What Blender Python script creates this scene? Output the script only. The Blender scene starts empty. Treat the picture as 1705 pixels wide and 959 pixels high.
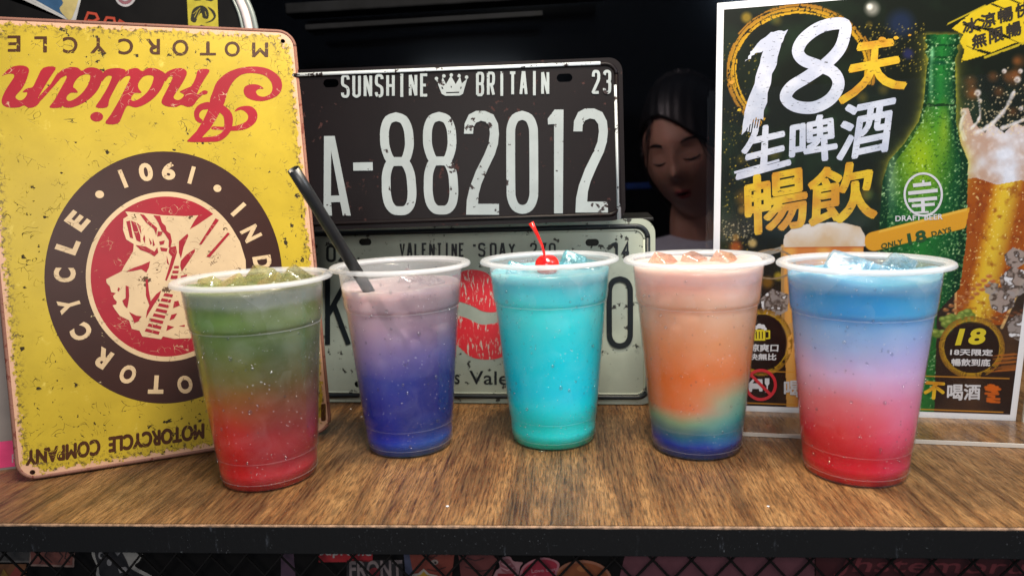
import bpy, bmesh, math, random
import numpy as np
from mathutils import Vector, Matrix
from mathutils.geometry import tessellate_polygon
random.seed(7); RNG = np.random.default_rng(7)
S = bpy.context.scene
COL = S.collection
# ------------------------------------------------------------------ camera
F, PITCH, ROLL, CH = 1177.8, 0.1498, -0.03365, 0.18106
FW = Vector((0, math.cos(PITCH), -math.sin(PITCH))); UP0 = Vector((0, math.sin(PITCH), math.cos(PITCH))); RT0 = Vector((1, 0, 0))
RT = RT0*math.cos(ROLL) + UP0*math.sin(ROLL); UP = -RT0*math.sin(ROLL) + UP0*math.cos(ROLL)
CP = Vector((0, 0, CH))
cd = bpy.data.cameras.new('camera'); cam = bpy.data.objects.new('camera', cd); COL.objects.link(cam)
cam.matrix_world = Matrix(((RT.x, UP.x, -FW.x, CP.x), (RT.y, UP.y, -FW.y, CP.y), (RT.z, UP.z, -FW.z, CP.z), (0, 0, 0, 1)))
cd.sensor_width = 36; cd.lens = 36*F/1705; cd.clip_start = 0.01; cd.clip_end = 100
S.camera = cam
cd.dof.use_dof = True; cd.dof.focus_distance = 0.49; cd.dof.aperture_fstop = 8.0
# ------------------------------------------------------------------ world, lamps, exposure
w = bpy.data.worlds.new('World'); S.world = w; w.use_nodes = True
w.node_tree.nodes['Background'].inputs[0].default_value = (0.75, 0.85, 1.0, 1)
w.node_tree.nodes['Background'].inputs[1].default_value = 0.16
def area(name, loc, target, size, size_y, power, col):
    d = bpy.data.lights.new(name, 'AREA'); d.shape = 'RECTANGLE'; d.size = size; d.size_y = size_y; d.energy = power; d.color = col
    o = bpy.data.objects.new(name, d); COL.objects.link(o); o.location = loc
    o.rotation_euler = (Vector(target) - Vector(loc)).to_track_quat('-Z', 'Y').to_euler(); return o
area('ceiling_lamp', (0.15, 0.02, 0.85), (0.06, 0.47, 0.05), 0.34, 0.14, 8.5, (1.0, 0.95, 0.88))
area('front_lamp', (-0.10, -0.45, 0.42), (0.0, 0.47, 0.06), 0.30, 0.20, 2.3, (1.0, 0.96, 0.92))
area('right_lamp', (0.62, 0.10, 0.62), (0.18, 0.48, 0.08), 0.22, 0.12, 2.2, (0.72, 0.84, 1.0))
area('counter_lamp', (0.03, 0.40, 0.60), (0.03, 0.34, 0.0), 0.08, 0.05, 2.8, (1.0, 0.84, 0.60))
area('person_fill_lamp', (-0.10, 0.98, 0.60), (0.36, 1.42, 0.22), 0.12, 0.12, 1.9, (1.0, 0.90, 0.84))  # added fill with no visible source, aimed at the person
S.view_settings.view_transform = 'Standard'; S.view_settings.look = 'None'; S.view_settings.gamma = 1
S.view_settings.exposure = 0.5
S.cycles.use_denoising = True
S.cycles.max_bounces = 7; S.cycles.transparent_max_bounces = 20; S.cycles.transmission_bounces = 6; S.cycles.diffuse_bounces = 4
S.cycles.caustics_reflective = False; S.cycles.caustics_refractive = False
S.cycles.sample_clamp_indirect = 4
# ------------------------------------------------------------------ helpers
def lin(r, g=None, b=None):
    if g is None: r, g, b = r
    f = lambda c: (c/255/12.92) if c <= 10.3 else (((c/255)+0.055)/1.055)**2.4
    return (f(r), f(g), f(b), 1)
def ray(u, v): return FW + RT*((u-852.5)/F) - UP*((v-479.5)/F)
def on_z(u, v, z):
    d = ray(u, v); return CP + d*((z-CH)/d.z)
def on_y(u, v, y):
    d = ray(u, v); return CP + d*(y/d.y)
def tag(o, label=None, cat=None, group=None, kind=None):
    for k, x in (('label', label), ('category', cat), ('group', group), ('kind', kind)):
        if x: o[k] = x
    return o
def empty(name, mw=None, loc=None, **k):
    o = bpy.data.objects.new(name, None); COL.objects.link(o); o.empty_display_size = 0.01
    if mw is not None: o.matrix_world = mw
    if loc is not None: o.location = loc
    return tag(o, **k)
def link(name, me, mat=None, parent=None, smooth=False, **k):
    o = bpy.data.objects.new(name, me); COL.objects.link(o)
    if mat and not me.materials: me.materials.append(mat)
    if parent: o.parent = parent
    if smooth: me.shade_smooth()
    return tag(o, **k)
def mesh(name, vs, fs):
    me = bpy.data.meshes.new(name); me.from_pydata([tuple(v) for v in vs], [], [tuple(f) for f in fs]); me.update(); return me
class Frame:
    "an upright plane: o = bottom left corner, s to the right, t up, y behind"
    def __init__(s, o, yaw, lean):
        s.o = Vector(o); s.u = Vector((math.cos(yaw), math.sin(yaw), 0)); n = Vector((-math.sin(yaw), math.cos(yaw), 0))
        s.v = Vector((0, 0, math.cos(lean))) + n*math.sin(lean); s.n = -s.u.cross(s.v)
        u, v, b = s.u, s.v, s.n
        s.mw = Matrix(((u.x, b.x, v.x, s.o.x), (u.y, b.y, v.y, s.o.y), (u.z, b.z, v.z, s.o.z), (0, 0, 0, 1)))
    def px(s, p):
        d = ray(*p); P = CP + d*((s.o-CP).dot(s.n)/d.dot(s.n)); q = P - s.o; return (q.dot(s.u), q.dot(s.v))
    def root(s, name, **k): return empty(name, mw=s.mw, **k)
def smooth(pts, n=4, closed=True):
    out = []; N = len(pts)
    rng = range(N) if closed else range(N-1)
    for i in rng:
        g = (lambda k: pts[k % N]) if closed else (lambda k: pts[max(0, min(N-1, k))])
        a, b, c, d = g(i-1), g(i), g(i+1), g(i+2)
        for j in range(n):
            t = j/n
            out.append(tuple(0.5*((2*b[m]) + (-a[m]+c[m])*t + (2*a[m]-5*b[m]+4*c[m]-d[m])*t*t + (-a[m]+3*b[m]-3*c[m]+d[m])*t**3) for m in (0, 1)))
    if not closed: out.append(pts[-1])
    return out
def ellipse(cx, cy, rx, ry, n=48, a0=0): return [(cx+rx*math.cos(a0+2*math.pi*i/n), cy+ry*math.sin(a0+2*math.pi*i/n)) for i in range(n)]
def rrect(x0, y0, x1, y1, r, n=7):
    out = []
    for cx, cy, a in ((x1-r, y1-r, 0), (x0+r, y1-r, 90), (x0+r, y0+r, 180), (x1-r, y0+r, 270)):
        for i in range(n+1):
            t = math.radians(a+90*i/n); out.append((cx+r*math.cos(t), cy+r*math.sin(t)))
    return out
class Draw:
    "collects flat shapes in a frame, given in photo pixels or in local metres"
    def __init__(s, fr, y): s.fr = fr; s.y = y; s.v = []; s.f = []; s.k = 0
    def lift(s): s.k += 1; return s.y - 0.000006*(s.k % 12)
    def poly(s, loops, local=False):
        y = s.lift(); L = [[(p if local else s.fr.px(p)) for p in lp] for lp in loops]
        tri = tessellate_polygon([[Vector((a, b, 0)) for a, b in lp] for lp in L]); b0 = len(s.v)
        s.v += [(a, y, b) for lp in L for a, b in lp]; s.f += [tuple(b0+i for i in t) for t in tri]; return s
    def stroke(s, pts, wd, closed=False, local=False, taper=None):
        y = s.lift(); P = [Vector(p) for p in pts]; n = len(P); b0 = len(s.v)
        for i in range(n):
            a = P[(i-1) % n] if (closed or i > 0) else None; b = P[(i+1) % n] if (closed or i < n-1) else None
            d1 = (P[i]-a).normalized() if a is not None and (P[i]-a).length > 1e-9 else None
            d2 = (b-P[i]).normalized() if b is not None and (b-P[i]).length > 1e-9 else None
            if d1 is None: d1 = d2
            if d2 is None: d2 = d1
            t = (d1+d2); t = t.normalized() if t.length > 1e-3 else d1
            nn = Vector((-t.y, t.x)); c = max(0.45, abs(nn.dot(Vector((-d1.y, d1.x)))))
            ww = wd*(taper[i] if taper else 1)/2/c
            for q in (P[i]+nn*ww, P[i]-nn*ww):
                q = (q.x, q.y) if local else s.fr.px((q.x, q.y)); s.v.append((q[0], y-0.0000012*i, q[1]))
        for i in range(n if closed else n-1):
            j = (i+1) % n; s.f.append((b0+2*i, b0+2*i+1, b0+2*j+1, b0+2*j))
        return s
    def text(s, body, quad, bold=0.0, wob=0, local=False, mono=False):
        vs, fs = glyphs(body, bold); y = s.lift(); b0 = len(s.v)
        TL, TR, BR, BL = quad
        for a, b in vs:
            px = [((TL[m]*(1-a)+TR[m]*a)*b + (BL[m]*(1-a)+BR[m]*a)*(1-b)) for m in (0, 1)]
            if wob: px = [px[0]+random.uniform(-wob, wob), px[1]+random.uniform(-wob, wob)]
            q = px if local else s.fr.px(px); s.v.append((q[0], y, q[1]))
        s.f += [tuple(b0+i for i in f) for f in fs]; return s
    def fat(s, body, quad, r):
        for a in (0, 60, 120, 180, 240, 300): s.text(body, [(x+r*math.cos(math.radians(a)), y+r*math.sin(math.radians(a))) for x, y in quad], 0.0)
        return s
    def build(s, name, mat, parent, th=0, **k):
        me = mesh(name, s.v, s.f)
        if th:
            bm = bmesh.new(); bm.from_mesh(me); r = bmesh.ops.extrude_face_region(bm, geom=bm.faces[:])
            for g in r['geom']:
                if isinstance(g, bmesh.types.BMVert): g.co.y -= th
            bmesh.ops.recalc_face_normals(bm, faces=bm.faces[:]); bm.to_mesh(me); bm.free()
        return link(name, me, mat, parent, **k)
_g = {}
def glyphs(body, bold):
    if (body, bold) in _g: return _g[(body, bold)]
    c = bpy.data.curves.new('text', 'FONT'); c.body = body; c.offset = bold; c.resolution_u = 4; c.space_character = 1+bold*2
    o = bpy.data.objects.new('text', c); COL.objects.link(o); me = o.to_mesh()
    v = np.array([(p.co.x, p.co.y) for p in me.vertices]); lo, hi = v.min(0), v.max(0); v = (v-lo)/(hi-lo)
    r = ([tuple(p) for p in v], [tuple(f.vertices) for f in me.polygons]); o.to_mesh_clear(); bpy.data.objects.remove(o); bpy.data.curves.remove(c)
    _g[(body, bold)] = r; return r
def slab(name, fr, loops, mat, parent, y0, y1, bevel=0, **k):
    "solid plate between local depths y0 (front) and y1 (back); loops in local metres"
    vs = []; fs = []; n = sum(len(l) for l in loops)
    for y in (y0, y1): vs += [(a, y, b) for lp in loops for a, b in lp]
    tri = tessellate_polygon([[Vector((a, b, 0)) for a, b in lp] for lp in loops])
    fs += [tuple(t) for t in tri] + [tuple(i+n for i in reversed(t)) for t in tri]
    b = 0
    for lp in loops:
        m = len(lp)
        for i in range(m): j = (i+1) % m; fs.append((b+i, b+j, b+j+n, b+i+n))
        b += m
    me = mesh(name, vs, fs); bm = bmesh.new(); bm.from_mesh(me); bmesh.ops.recalc_face_normals(bm, faces=bm.faces[:]); bm.to_mesh(me); bm.free()
    return link(name, me, mat, parent, **k)
def box(name, lo, hi, mat, parent=None, bev=0.0, **k):
    bm = bmesh.new(); bmesh.ops.create_cube(bm, size=1)
    for v in bm.verts: v.co = Vector([(lo[i]+hi[i])/2 + v.co[i]*(hi[i]-lo[i]) for i in range(3)])
    if bev: bmesh.ops.bevel(bm, geom=bm.edges[:], offset=bev, segments=2, affect='EDGES', profile=0.5)
    me = bpy.data.meshes.new(name); bm.to_mesh(me); bm.free(); return link(name, me, mat, parent, **k)
def lathe(name, prof, mat, parent, n=96, **k):
    vs = []; fs = []; m = len(prof)
    for i in range(n):
        a = 2*math.pi*i/n
        vs += [(r*math.cos(a), r*math.sin(a), z) for r, z in prof]
    for i in range(n):
        j = (i+1) % n
        for q in range(m-1): fs.append((i*m+q, j*m+q, j*m+q+1, i*m+q+1))
    me = mesh(name, vs, fs); bm = bmesh.new(); bm.from_mesh(me); bmesh.ops.remove_doubles(bm, verts=bm.verts[:], dist=1e-7); bmesh.ops.recalc_face_normals(bm, faces=bm.faces[:]); bm.to_mesh(me); bm.free()
    return link(name, me, mat, parent, smooth=True, **k)
def tube(name, pts, rads, mat, parent=None, n=16, hollow=0, **k):
    P = [Vector(p) for p in pts]; vs = []; fs = []; m = len(P); ref = Vector((0.3, 0.2, 1)).normalized()
    def ring(rr):
        b = len(vs)
        for i, p in enumerate(P):
            t = (P[min(i+1, m-1)]-P[max(i-1, 0)]).normalized(); a = t.cross(ref if abs(t.dot(ref)) < 0.95 else Vector((1, 0, 0))).normalized(); c = t.cross(a)
            for j in range(n):
                th = 2*math.pi*j/n; vs.append(p + (a*math.cos(th)+c*math.sin(th))*rr[i])
        for i in range(m-1):
            for j in range(n): fs.append((b+i*n+j, b+i*n+(j+1) % n, b+(i+1)*n+(j+1) % n, b+(i+1)*n+j))
        return b
    b = ring(rads)
    if hollow:
        c = ring([r-hollow for r in rads])
        for e in (0, (m-1)*n):
            for j in range(n): fs.append((b+e+j, b+e+(j+1) % n, c+e+(j+1) % n, c+e+j))
    else: fs += [tuple(range(b, b+n)), tuple(range(b+(m-1)*n, b+m*n))]
    me = mesh(name, vs, fs); bm = bmesh.new(); bm.from_mesh(me); bmesh.ops.recalc_face_normals(bm, faces=bm.faces[:]); bm.to_mesh(me); bm.free()
    return link(name, me, mat, parent, smooth=True, **k)
# ------------------------------------------------------------------ materials
class NT:
    def __init__(s, name):
        s.m = bpy.data.materials.new(name); s.m.use_nodes = True; s.t = s.m.node_tree; s.b = s.t.nodes['Principled BSDF']; s.out = s.t.nodes['Material Output']
        s.tc = s.t.nodes.new('ShaderNodeTexCoord')
    def n(s, typ, **k):
        x = s.t.nodes.new('ShaderNode'+typ)
        for a, b in k.items():
            if a.startswith('i_'): s.set(x, a[2:], b)
            else: setattr(x, a, b)
        return x
    def set(s, x, key, val):
        inp = x.inputs[int(key)] if key.isdigit() else x.inputs[key.replace('_', ' ')]
        if isinstance(val, bpy.types.NodeSocket): s.t.links.new(val, inp)
        else: inp.default_value = val
    def math(s, op, a, b=0.0, c=0.0, clamp=False):
        x = s.n('Math', operation=op); x.use_clamp = clamp
        for i, q in enumerate((a, b, c)): s.set(x, str(i), q)
        return x.outputs[0]
    def noise(s, scale, detail=4, rough=0.55, vec=None, dist=0.0):
        x = s.n('TexNoise'); s.set(x, 'Scale', scale); s.set(x, 'Detail', detail); s.set(x, 'Roughness', rough); s.set(x, 'Distortion', dist)
        s.t.links.new(vec or s.tc.outputs['Object'], x.inputs['Vector']); return x.outputs['Fac']
    def map(s, scale=(1, 1, 1), loc=(0, 0, 0), rot=(0, 0, 0)):
        x = s.n('Mapping'); s.t.links.new(s.tc.outputs['Object'], x.inputs[0]); x.inputs['Scale'].default_value = scale; x.inputs['Location'].default_value = loc; x.inputs['Rotation'].default_value = rot
        return x.outputs[0]
    def step(s, v, lo, hi, to0=0.0, to1=1.0):
        x = s.n('MapRange'); x.interpolation_type = 'SMOOTHSTEP'
        for i, q in zip('01234', (v, lo, hi, to0, to1)): s.set(x, i, q)
        return x.outputs[0]
    def mix(s, f, a, b, mode='MIX'):
        x = s.n('MixRGB', blend_type=mode); s.set(x, '0', f); s.set(x, '1', a); s.set(x, '2', b); return x.outputs[0]
    def xyz(s):
        x = s.n('SeparateXYZ'); s.t.links.new(s.tc.outputs['Object'], x.inputs[0]); return x.outputs
    def ramp(s, f, stops):
        x = s.n('ValToRGB'); r = x.color_ramp; s.t.links.new(f, x.inputs[0])
        while len(r.elements) > 1: r.elements.remove(r.elements[-1])
        for i, (p, c) in enumerate(stops):
            e = r.elements[0] if i == 0 else r.elements.new(p)
            e.position = p; e.color = c
        return x.outputs[0]
    def bump(s, h, st, dist):
        x = s.n('Bump'); s.set(x, 'Strength', st); s.set(x, 'Distance', dist); s.set(x, 'Height', h); s.t.links.new(x.outputs[0], s.b.inputs['Normal']); return x.outputs[0]
    def fres(s, base, amp, pw, normal=None):
        x = s.n('LayerWeight', i_Blend=0.5)
        if normal: s.t.links.new(normal, x.inputs['Normal'])
        return s.math('ADD', base, s.math('MULTIPLY', s.math('POWER', x.outputs['Facing'], pw), amp))
    def p(s, **k):
        for a, b in k.items(): s.set(s.b, a, b)
        return s
def plain(name, col, rough=0.5, metal=0.0, var=0.15, scale=40, bump=0.0, **k):
    t = NT(name); c2 = tuple(x*(1-var) for x in col[:3])+(1,); c1 = tuple(min(1, x*(1+var)) for x in col[:3])+(1,)
    f = t.noise(scale, 5)
    t.p(Base_Color=t.mix(t.step(f, 0.3, 0.7), c2, c1), Roughness=t.step(f, 0.2, 0.8, rough*0.85, min(1, rough*1.15)), Metallic=metal, **k)
    if bump: t.bump(f, bump, 0.001)
    return t.m
def worn(name, col, chip, cscale=120, thr=0.66, rough=0.45, fine=0.70, tint=None, edge=None, seed=0.0, scratch=True):
    "printed tin: paint with chips, dots and scratches of its own shape"
    col, chip, tint = (tuple(x*0.70 for x in q[:3])+(1,) if q else q for q in (col, chip, tint))
    t = NT(name); mp = t.map(loc=(seed, seed*2, 0))
    big = t.noise(cscale, 8, 0.62, mp); area_ = t.noise(cscale*0.13, 3, 0.5, mp); sm = t.noise(cscale*5, 5, 0.7, mp)
    a = t.step(t.math('ADD', big, t.math('MULTIPLY', area_, 0.35)), thr+0.165, thr+0.18)
    b = t.step(t.math('ADD', sm, t.math('MULTIPLY', area_, 0.2)), fine+0.09, fine+0.11)
    f = t.math('MAXIMUM', a, b)
    if scratch:
        v = t.n('TexVoronoi', feature='DISTANCE_TO_EDGE'); s2 = t.n('MixRGB', i_0=0.25, i_1=mp, i_2=t.n('TexNoise', i_Scale=30.0, i_Vector=mp).outputs['Color'])
        t.set(v, 'Vector', s2.outputs[0]); t.set(v, 'Scale', 55.0)
        f = t.math('MAXIMUM', f, t.math('MULTIPLY', t.step(v.outputs['Distance'], 0.022, 0.012), t.step(t.noise(90, 4, 0.6, mp), 0.53, 0.60)))
    c = tuple(x*0.85 for x in col[:3])+(1,)
    base = t.mix(t.step(t.noise(25, 6, 0.6, mp), 0.35, 0.65), c, col)
    if tint: base = t.mix(t.step(t.noise(60, 6, 0.7, t.map(loc=(3, 1, seed))), 0.60, 0.72), base, tint)
    c = t.mix(f, base, chip)
    if edge:
        W, H, ecol, dark, ew = edge; x, y, z = t.xyz()
        d = t.math('MINIMUM', t.math('MINIMUM', x, t.math('SUBTRACT', W, x)), t.math('MINIMUM', z, t.math('SUBTRACT', H, z)))
        dx = t.math('MINIMUM', x, t.math('SUBTRACT', W, x)); dz = t.math('MINIMUM', z, t.math('SUBTRACT', H, z))
        corner = t.math('SQRT', t.math('ADD', t.math('POWER', t.math('ABSOLUTE', dx), 2), t.math('POWER', t.math('ABSOLUTE', dz), 2)))
        nn = t.math('MULTIPLY', t.math('SUBTRACT', t.noise(220, 7, 0.7), 0.5), 0.016)
        g = t.math('ADD', t.math('MINIMUM', d, t.math('SUBTRACT', t.math('MULTIPLY', corner, 0.42), 0.001)), nn)
        spk = t.math('MULTIPLY', t.step(g, ew*2.2, ew*0.8), t.step(t.noise(380, 5, 0.75), 0.50, 0.56))
        c = t.mix(spk, c, dark)
        c = t.mix(t.step(g, ew*1.0, ew*0.7), c, ecol)
    t.p(Base_Color=c, Roughness=t.math('ADD', rough, t.math('MULTIPLY', f, 0.25)), Metallic=0.0)
    t.b.inputs['Specular IOR Level'].default_value = 0.16
    t.bump(t.math('ADD', t.math('MULTIPLY', f, -1.0), t.math('MULTIPLY', t.noise(14, 3), 1.5)), 0.25, 0.0006)
    return t.m
M = {}
M['dark'] = plain('dark_backdrop', (0.004, 0.0045, 0.005, 1), 0.9)
M['black_plastic'] = plain('black_plastic', (0.012, 0.012, 0.013, 1), 0.38)
M['black_metal'] = plain('black_metal', (0.005, 0.0045, 0.0045, 1), 0.6, 0.0); M['black_metal'].node_tree.nodes['Principled BSDF'].inputs['Specular IOR Level'].default_value = 0.12
# ------------------------------------------------------------------ counter
def wood():
    t = NT('laminate_wood')
    a = t.noise(1.0, 6, 0.6, t.map((1300, 95, 1)), 0.3)          # fine pores running front to back
    a2 = t.noise(1.0, 4, 0.6, t.map((700, 30, 1), loc=(5, 3, 0)), 0.4)
    b = t.noise(1.0, 5, 0.6, t.map((40, 3.0, 1)), 1.6)           # broad bands
    c = t.noise(1.0, 5, 0.6, t.map((22, 13, 1)), 0.8)  # blotches that paint glare patches into the wood colour
    base = t.ramp(t.math('ADD', t.math('MULTIPLY', b, 0.62), t.math('MULTIPLY', c, 0.38)),
                  [(0.38, lin(60, 36, 23)), (0.45, lin(98, 63, 39)), (0.52, lin(142, 99, 60)), (0.62, lin(182, 138, 90))])
    pore = t.step(a, 0.41, 0.57); streak = t.step(a2, 0.38, 0.6)
    col = t.mix(t.math('SUBTRACT', 1.0, pore), base, t.mix(0.78, base, lin(34, 20, 13)))
    col = t.mix(t.math('MULTIPLY', streak, 0.22), col, lin(196, 156, 106))
    col = t.mix(1.0, col, (0.60, 0.59, 0.58, 1), 'MULTIPLY')
    t.p(Base_Color=col, Roughness=t.step(a, 0.3, 0.7, 0.42, 0.24)); t.b.inputs['Specular IOR Level'].default_value = 0.45
    t.bump(t.math('ADD', t.math('MULTIPLY', pore, 0.7), t.math('MULTIPLY', streak, 0.4)), 0.35, 0.0004); return t.m
def edge_mat():
    t = NT('scuffed_black_edge'); a = t.noise(1, 6, 0.7, t.map((300, 300, 60), rot=(0, 0.5, 0))); b = t.noise(14, 3); sp = t.noise(900, 4, 0.7)
    f = t.math('MULTIPLY', t.step(a, 0.60, 0.72), t.step(b, 0.45, 0.62)); g = t.math('MULTIPLY', t.step(sp, 0.66, 0.72), t.step(b, 0.42, 0.60))
    c = t.mix(f, (0.004, 0.004, 0.0045, 1), (0.045, 0.05, 0.06, 1)); c = t.mix(g, c, (0.22, 0.24, 0.26, 1))
    t.p(Base_Color=c, Roughness=0.6); t.b.inputs['Specular IOR Level'].default_value = 0.2; t.bump(a, 0.5, 0.0006); return t.m
yaw_t = math.atan2(0.3333-0.3763, 0.2539+0.2932)
tf = Matrix.Translation((0, 0.3525, 0)) @ Matrix.Rotation(yaw_t, 4, 'Z')
table = empty('counter_shelf', mw=tf, label='wood-grain counter shelf with scuffed black front edge, under all five cups', cat='shelf')
M['wood'] = wood(); M['edge'] = edge_mat(); M['lip'] = plain('worn_pale_edge', lin(122, 96, 76), 0.6, var=0.6, scale=220)
box('tabletop', (-0.75, 0.0016, -0.0155), (0.75, 0.36, 0.0), M['wood'], table)
box('edge_band', (-0.75, -0.0008, -0.0163), (0.75, 0.0015, -0.0008), M['edge'], table, bev=0.0003)
vs = []; fs = []
for i in range(301):
    x = -0.75+i*0.005; q = 0.0005*random.random()**3+0.00003
    vs += [(x, -0.00085, -0.0005-q*0.8), (x, -0.0007, -0.0001), (x, -0.0003, 0.00010), (x, 0.0004+q*0.5, 0.00012)]
    if i:
        for k in range(3): b = (i-1)*4+k; fs.append((b, b+1, b+5, b+4))
link('worn_edge', mesh('worn_edge', vs, fs), M['lip'], table)
# crumbs and drips on the counter
# ------------------------------------------------------------------ the setting behind
tag(box('back_wall', (-2.4, 2.4, -1.2), (3.0, 2.45, 2.2), M['dark']), kind='structure')
tag(box('floor', (-2.4, -1.0, -1.25), (3.0, 2.45, -1.2), M['dark']), kind='structure')
tp = NT('dimming_glass'); tr = tp.n('BsdfTransparent', i_0=(0.42, 0.40, 0.42, 1)); gl = tp.n('BsdfGlossy', i_Roughness=0.12, i_Color=(0.5, 0.6, 0.7, 1)); mx = tp.n('MixShader'); tp.set(mx, '0', tp.fres(0.01, 0.2, 5.0)); tp.t.links.new(tr.outputs[0], mx.inputs[1]); tp.t.links.new(gl.outputs[0], mx.inputs[2]); tp.t.links.new(mx.outputs[0], tp.out.inputs[0]); M['tint'] = tp.m
box('dimming_pane', (-1.6, 0.90, -0.9), (1.9, 0.906, 1.6), M['tint'], label='large dark glass pane added behind the plates to dim the person behind it', cat='dimmer')  # added pane, put in to darken the person and what lies behind
M['steel_dim'] = plain('dim_brushed_steel', (0.005, 0.005, 0.0055, 1), 0.7, 0.0, 0.6, 30)
P0 = on_y(475, 24, 0.84); P1 = on_y(1010, -8, 0.84)
M['steel_dim'].node_tree.nodes['Principled BSDF'].inputs['Specular IOR Level'].default_value = 0.1
rail = empty('metal_rail', loc=P0, label='dim metal rail across the dark background above the black plate', cat='rail')
d = P1-P0; ln = d.length; rail.rotation_euler = (0, -math.atan2(d.z, d.x), 0)
box('rail_bar', (0, 0, 0), (ln, 0.03, 0.012), M['steel_dim'], rail, 0.002)
box('rail_bar', (0.02, 0.002, -0.018), (ln*0.8, 0.02, -0.012), M['steel_dim'], rail, 0.001)
M['blue_dim'] = plain('dim_blue', (0.03, 0.09, 0.34, 1), 0.4)
bl = on_y(1044, 312, 1.5)
box('blue_block', (bl.x, 1.5, bl.z-0.005), (bl.x+0.075, 1.56, bl.z+0.008), M['blue_dim'], bev=0.003, label='small dim blue tray in the dark, beside the face of the person', cat='block')  # plain block for a small blue thing of unknown kind
# ------------------------------------------------------------------ yellow tin sign
SW, SH = 0.1985, 0.2990
FY = Frame((-0.3211, 0.4307, 0.0012), 0.386, 0.1529)
ry = FY.root('tin_sign', label='worn yellow motorcycle tin sign standing upside down, behind the green and red drink', cat='sign')
YEL = lin(190, 164, 48); CRM = lin(212, 184, 146); BRN = lin(58, 32, 26); RED = lin(158, 26, 42); DRK = lin(48, 38, 18)
EDG = lin(140, 98, 84)
ed = (SW, SH, lin(178, 140, 116), lin(66, 54, 34), 0.0052)
M['yellow'] = worn('worn_yellow_paint', YEL, DRK, 150, 0.65, 0.34, 0.70, tint=lin(214, 190, 84), edge=ed)
M['redpaint'] = worn('worn_red_paint', RED, lin(190, 150, 120), 150, 0.72, 0.36, 0.72, seed=0.3)
M['brownpaint'] = worn('worn_brown_paint', BRN, lin(190, 170, 130), 150, 0.72, 0.36, 0.72, seed=0.6, scratch=False)
M['creampaint'] = worn('worn_cream_paint', CRM, lin(90, 66, 46), 150, 0.68, 0.36, 0.71, seed=0.9)
M['brownletter'] = worn('brown_letter_paint', lin(74, 42, 20), YEL, 150, 0.66, 0.36, 0.68, seed=0.2)
M['rolled'] = worn('rusty_rolled_edge', EDG, lin(110, 60, 50), 200, 0.62, 0.5, 0.64, seed=0.4)
holes = [ellipse(*FY.px((471, 69)), 0.0016, 0.0016, 14), ellipse(*FY.px((54, 786)), 0.0016, 0.0016, 14)]
slab('tin_sheet', FY, [rrect(0.0016, 0.0016, SW-0.0016, SH-0.0016, 0.0105)]+holes, M['yellow'], ry, 0, 0.0005)
rp = rrect(0.0012, 0.0012, SW-0.0012, SH-0.0012, 0.011, 8); rp.append(rp[0])
tube('rolled_edge', [(a, 0.0007, b) for a, b in rp], [0.00135]*len(rp), M['rolled'], ry, 10)
z3 = lambda L: [(x/5.327, 80+y/5.327) for x, y in L]
z4 = lambda L: [(240+x/4.361, 40+y/4.361) for x, y in L]
zp = lambda L: [(140+x/3.197, 330+y/3.197) for x, y in L]
d = Draw(FY, -0.00012)
sm = lambda p: smooth(p, 3)
d.poly([sm(z3([(20,250),(60,205),(110,170),(170,158),(230,165),(258,195),(250,240),(225,310),(190,370),(145,420),(140,445),(165,464),(195,464),(225,440),(242,405),(235,395),(200,394),(240,360),(290,348),(330,270),(385,178),(495,175),(440,270),(345,430),(352,445),(380,430),(360,470),(330,510),(290,530),(250,532),(215,512),(170,528),(100,532),(40,518),(15,480),(25,430),(60,360),(100,300),(125,260),(120,235),(80,232),(45,240)]))])
d.poly([z3([(345,432),(450,322),(500,240),(560,190),(620,174),(640,205),(587,245),(540,270),(460,362),(380,452),(350,480)])])
d.poly([sm(z3([(620,172),(690,178),(725,205),(770,180),(830,175),(885,195),(915,225),(905,290),(870,370),(810,440),(730,495),(640,530),(580,530),(550,515),(540,530),(440,530),(480,470),(530,380),(590,270),(585,245),(580,200)])),
        sm(z3([(795,240),(800,270),(780,330),(730,400),(670,450),(620,472),(592,460),(595,430),(630,400),(690,398),(670,365),(650,350),(660,310),(700,260),(750,238)]))])
d.poly([sm(z3([(915,222),(960,190),(1040,180),(1095,190),(1115,212),(1060,290),(1010,380),(970,460),(950,528),(850,528),(890,460),(950,360),(990,270),(985,250),(950,252),(918,285),(905,300)]))])
d.poly([z3(ellipse(858, 612, 57, 43, 24))])
d.poly([sm(z3([(1115,212),(1170,185),(1220,182),(1262,208),(1310,182),(1370,182),(1430,205),(1472,240),(1460,300),(1420,380),(1360,450),(1280,505),(1200,530),(1130,515),(1090,590),(1045,672),(935,670),(985,590),(1060,460),(1110,360),(1155,270),(1145,250),(1105,260),(1060,300)])),
        sm(z3([(1355,250),(1362,275),(1340,340),(1300,400),(1240,450),(1190,472),(1165,462),(1170,430),(1200,402),(1255,400),(1235,370),(1225,345),(1230,310),(1265,262),(1310,245)]))])
d.poly([sm(z4([(150,372),(175,345),(230,325),(280,325),(310,350),(300,390),(260,460),(225,510),(215,540),(245,555),(275,540),(290,515),(265,500),(262,490),(310,468),(345,450),(375,390),(395,335),(475,335),(440,400),(405,460),(385,510),(395,510),(430,485),(460,490),(455,510),(420,520),(385,555),(360,590),(320,605),(270,590),(230,605),(165,600),(130,580),(130,550),(160,490),(200,410),(205,385),(180,385),(155,420)]))])
d.poly([sm(z4([(478,562),(500,490),(530,420),(590,365),(650,335),(730,315),(820,312),(900,328),(960,365),(995,410),(1000,470),(970,520),(910,550),(850,562),(790,555),(740,530),(722,490),(735,455),(780,440),(830,445),(868,470),(830,475),(812,495),(830,522),(870,530),(915,510),(932,470),(920,420),(880,380),(820,362),(750,360),(690,380),(640,430),(605,500),(575,592),(530,590)]))])
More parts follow.
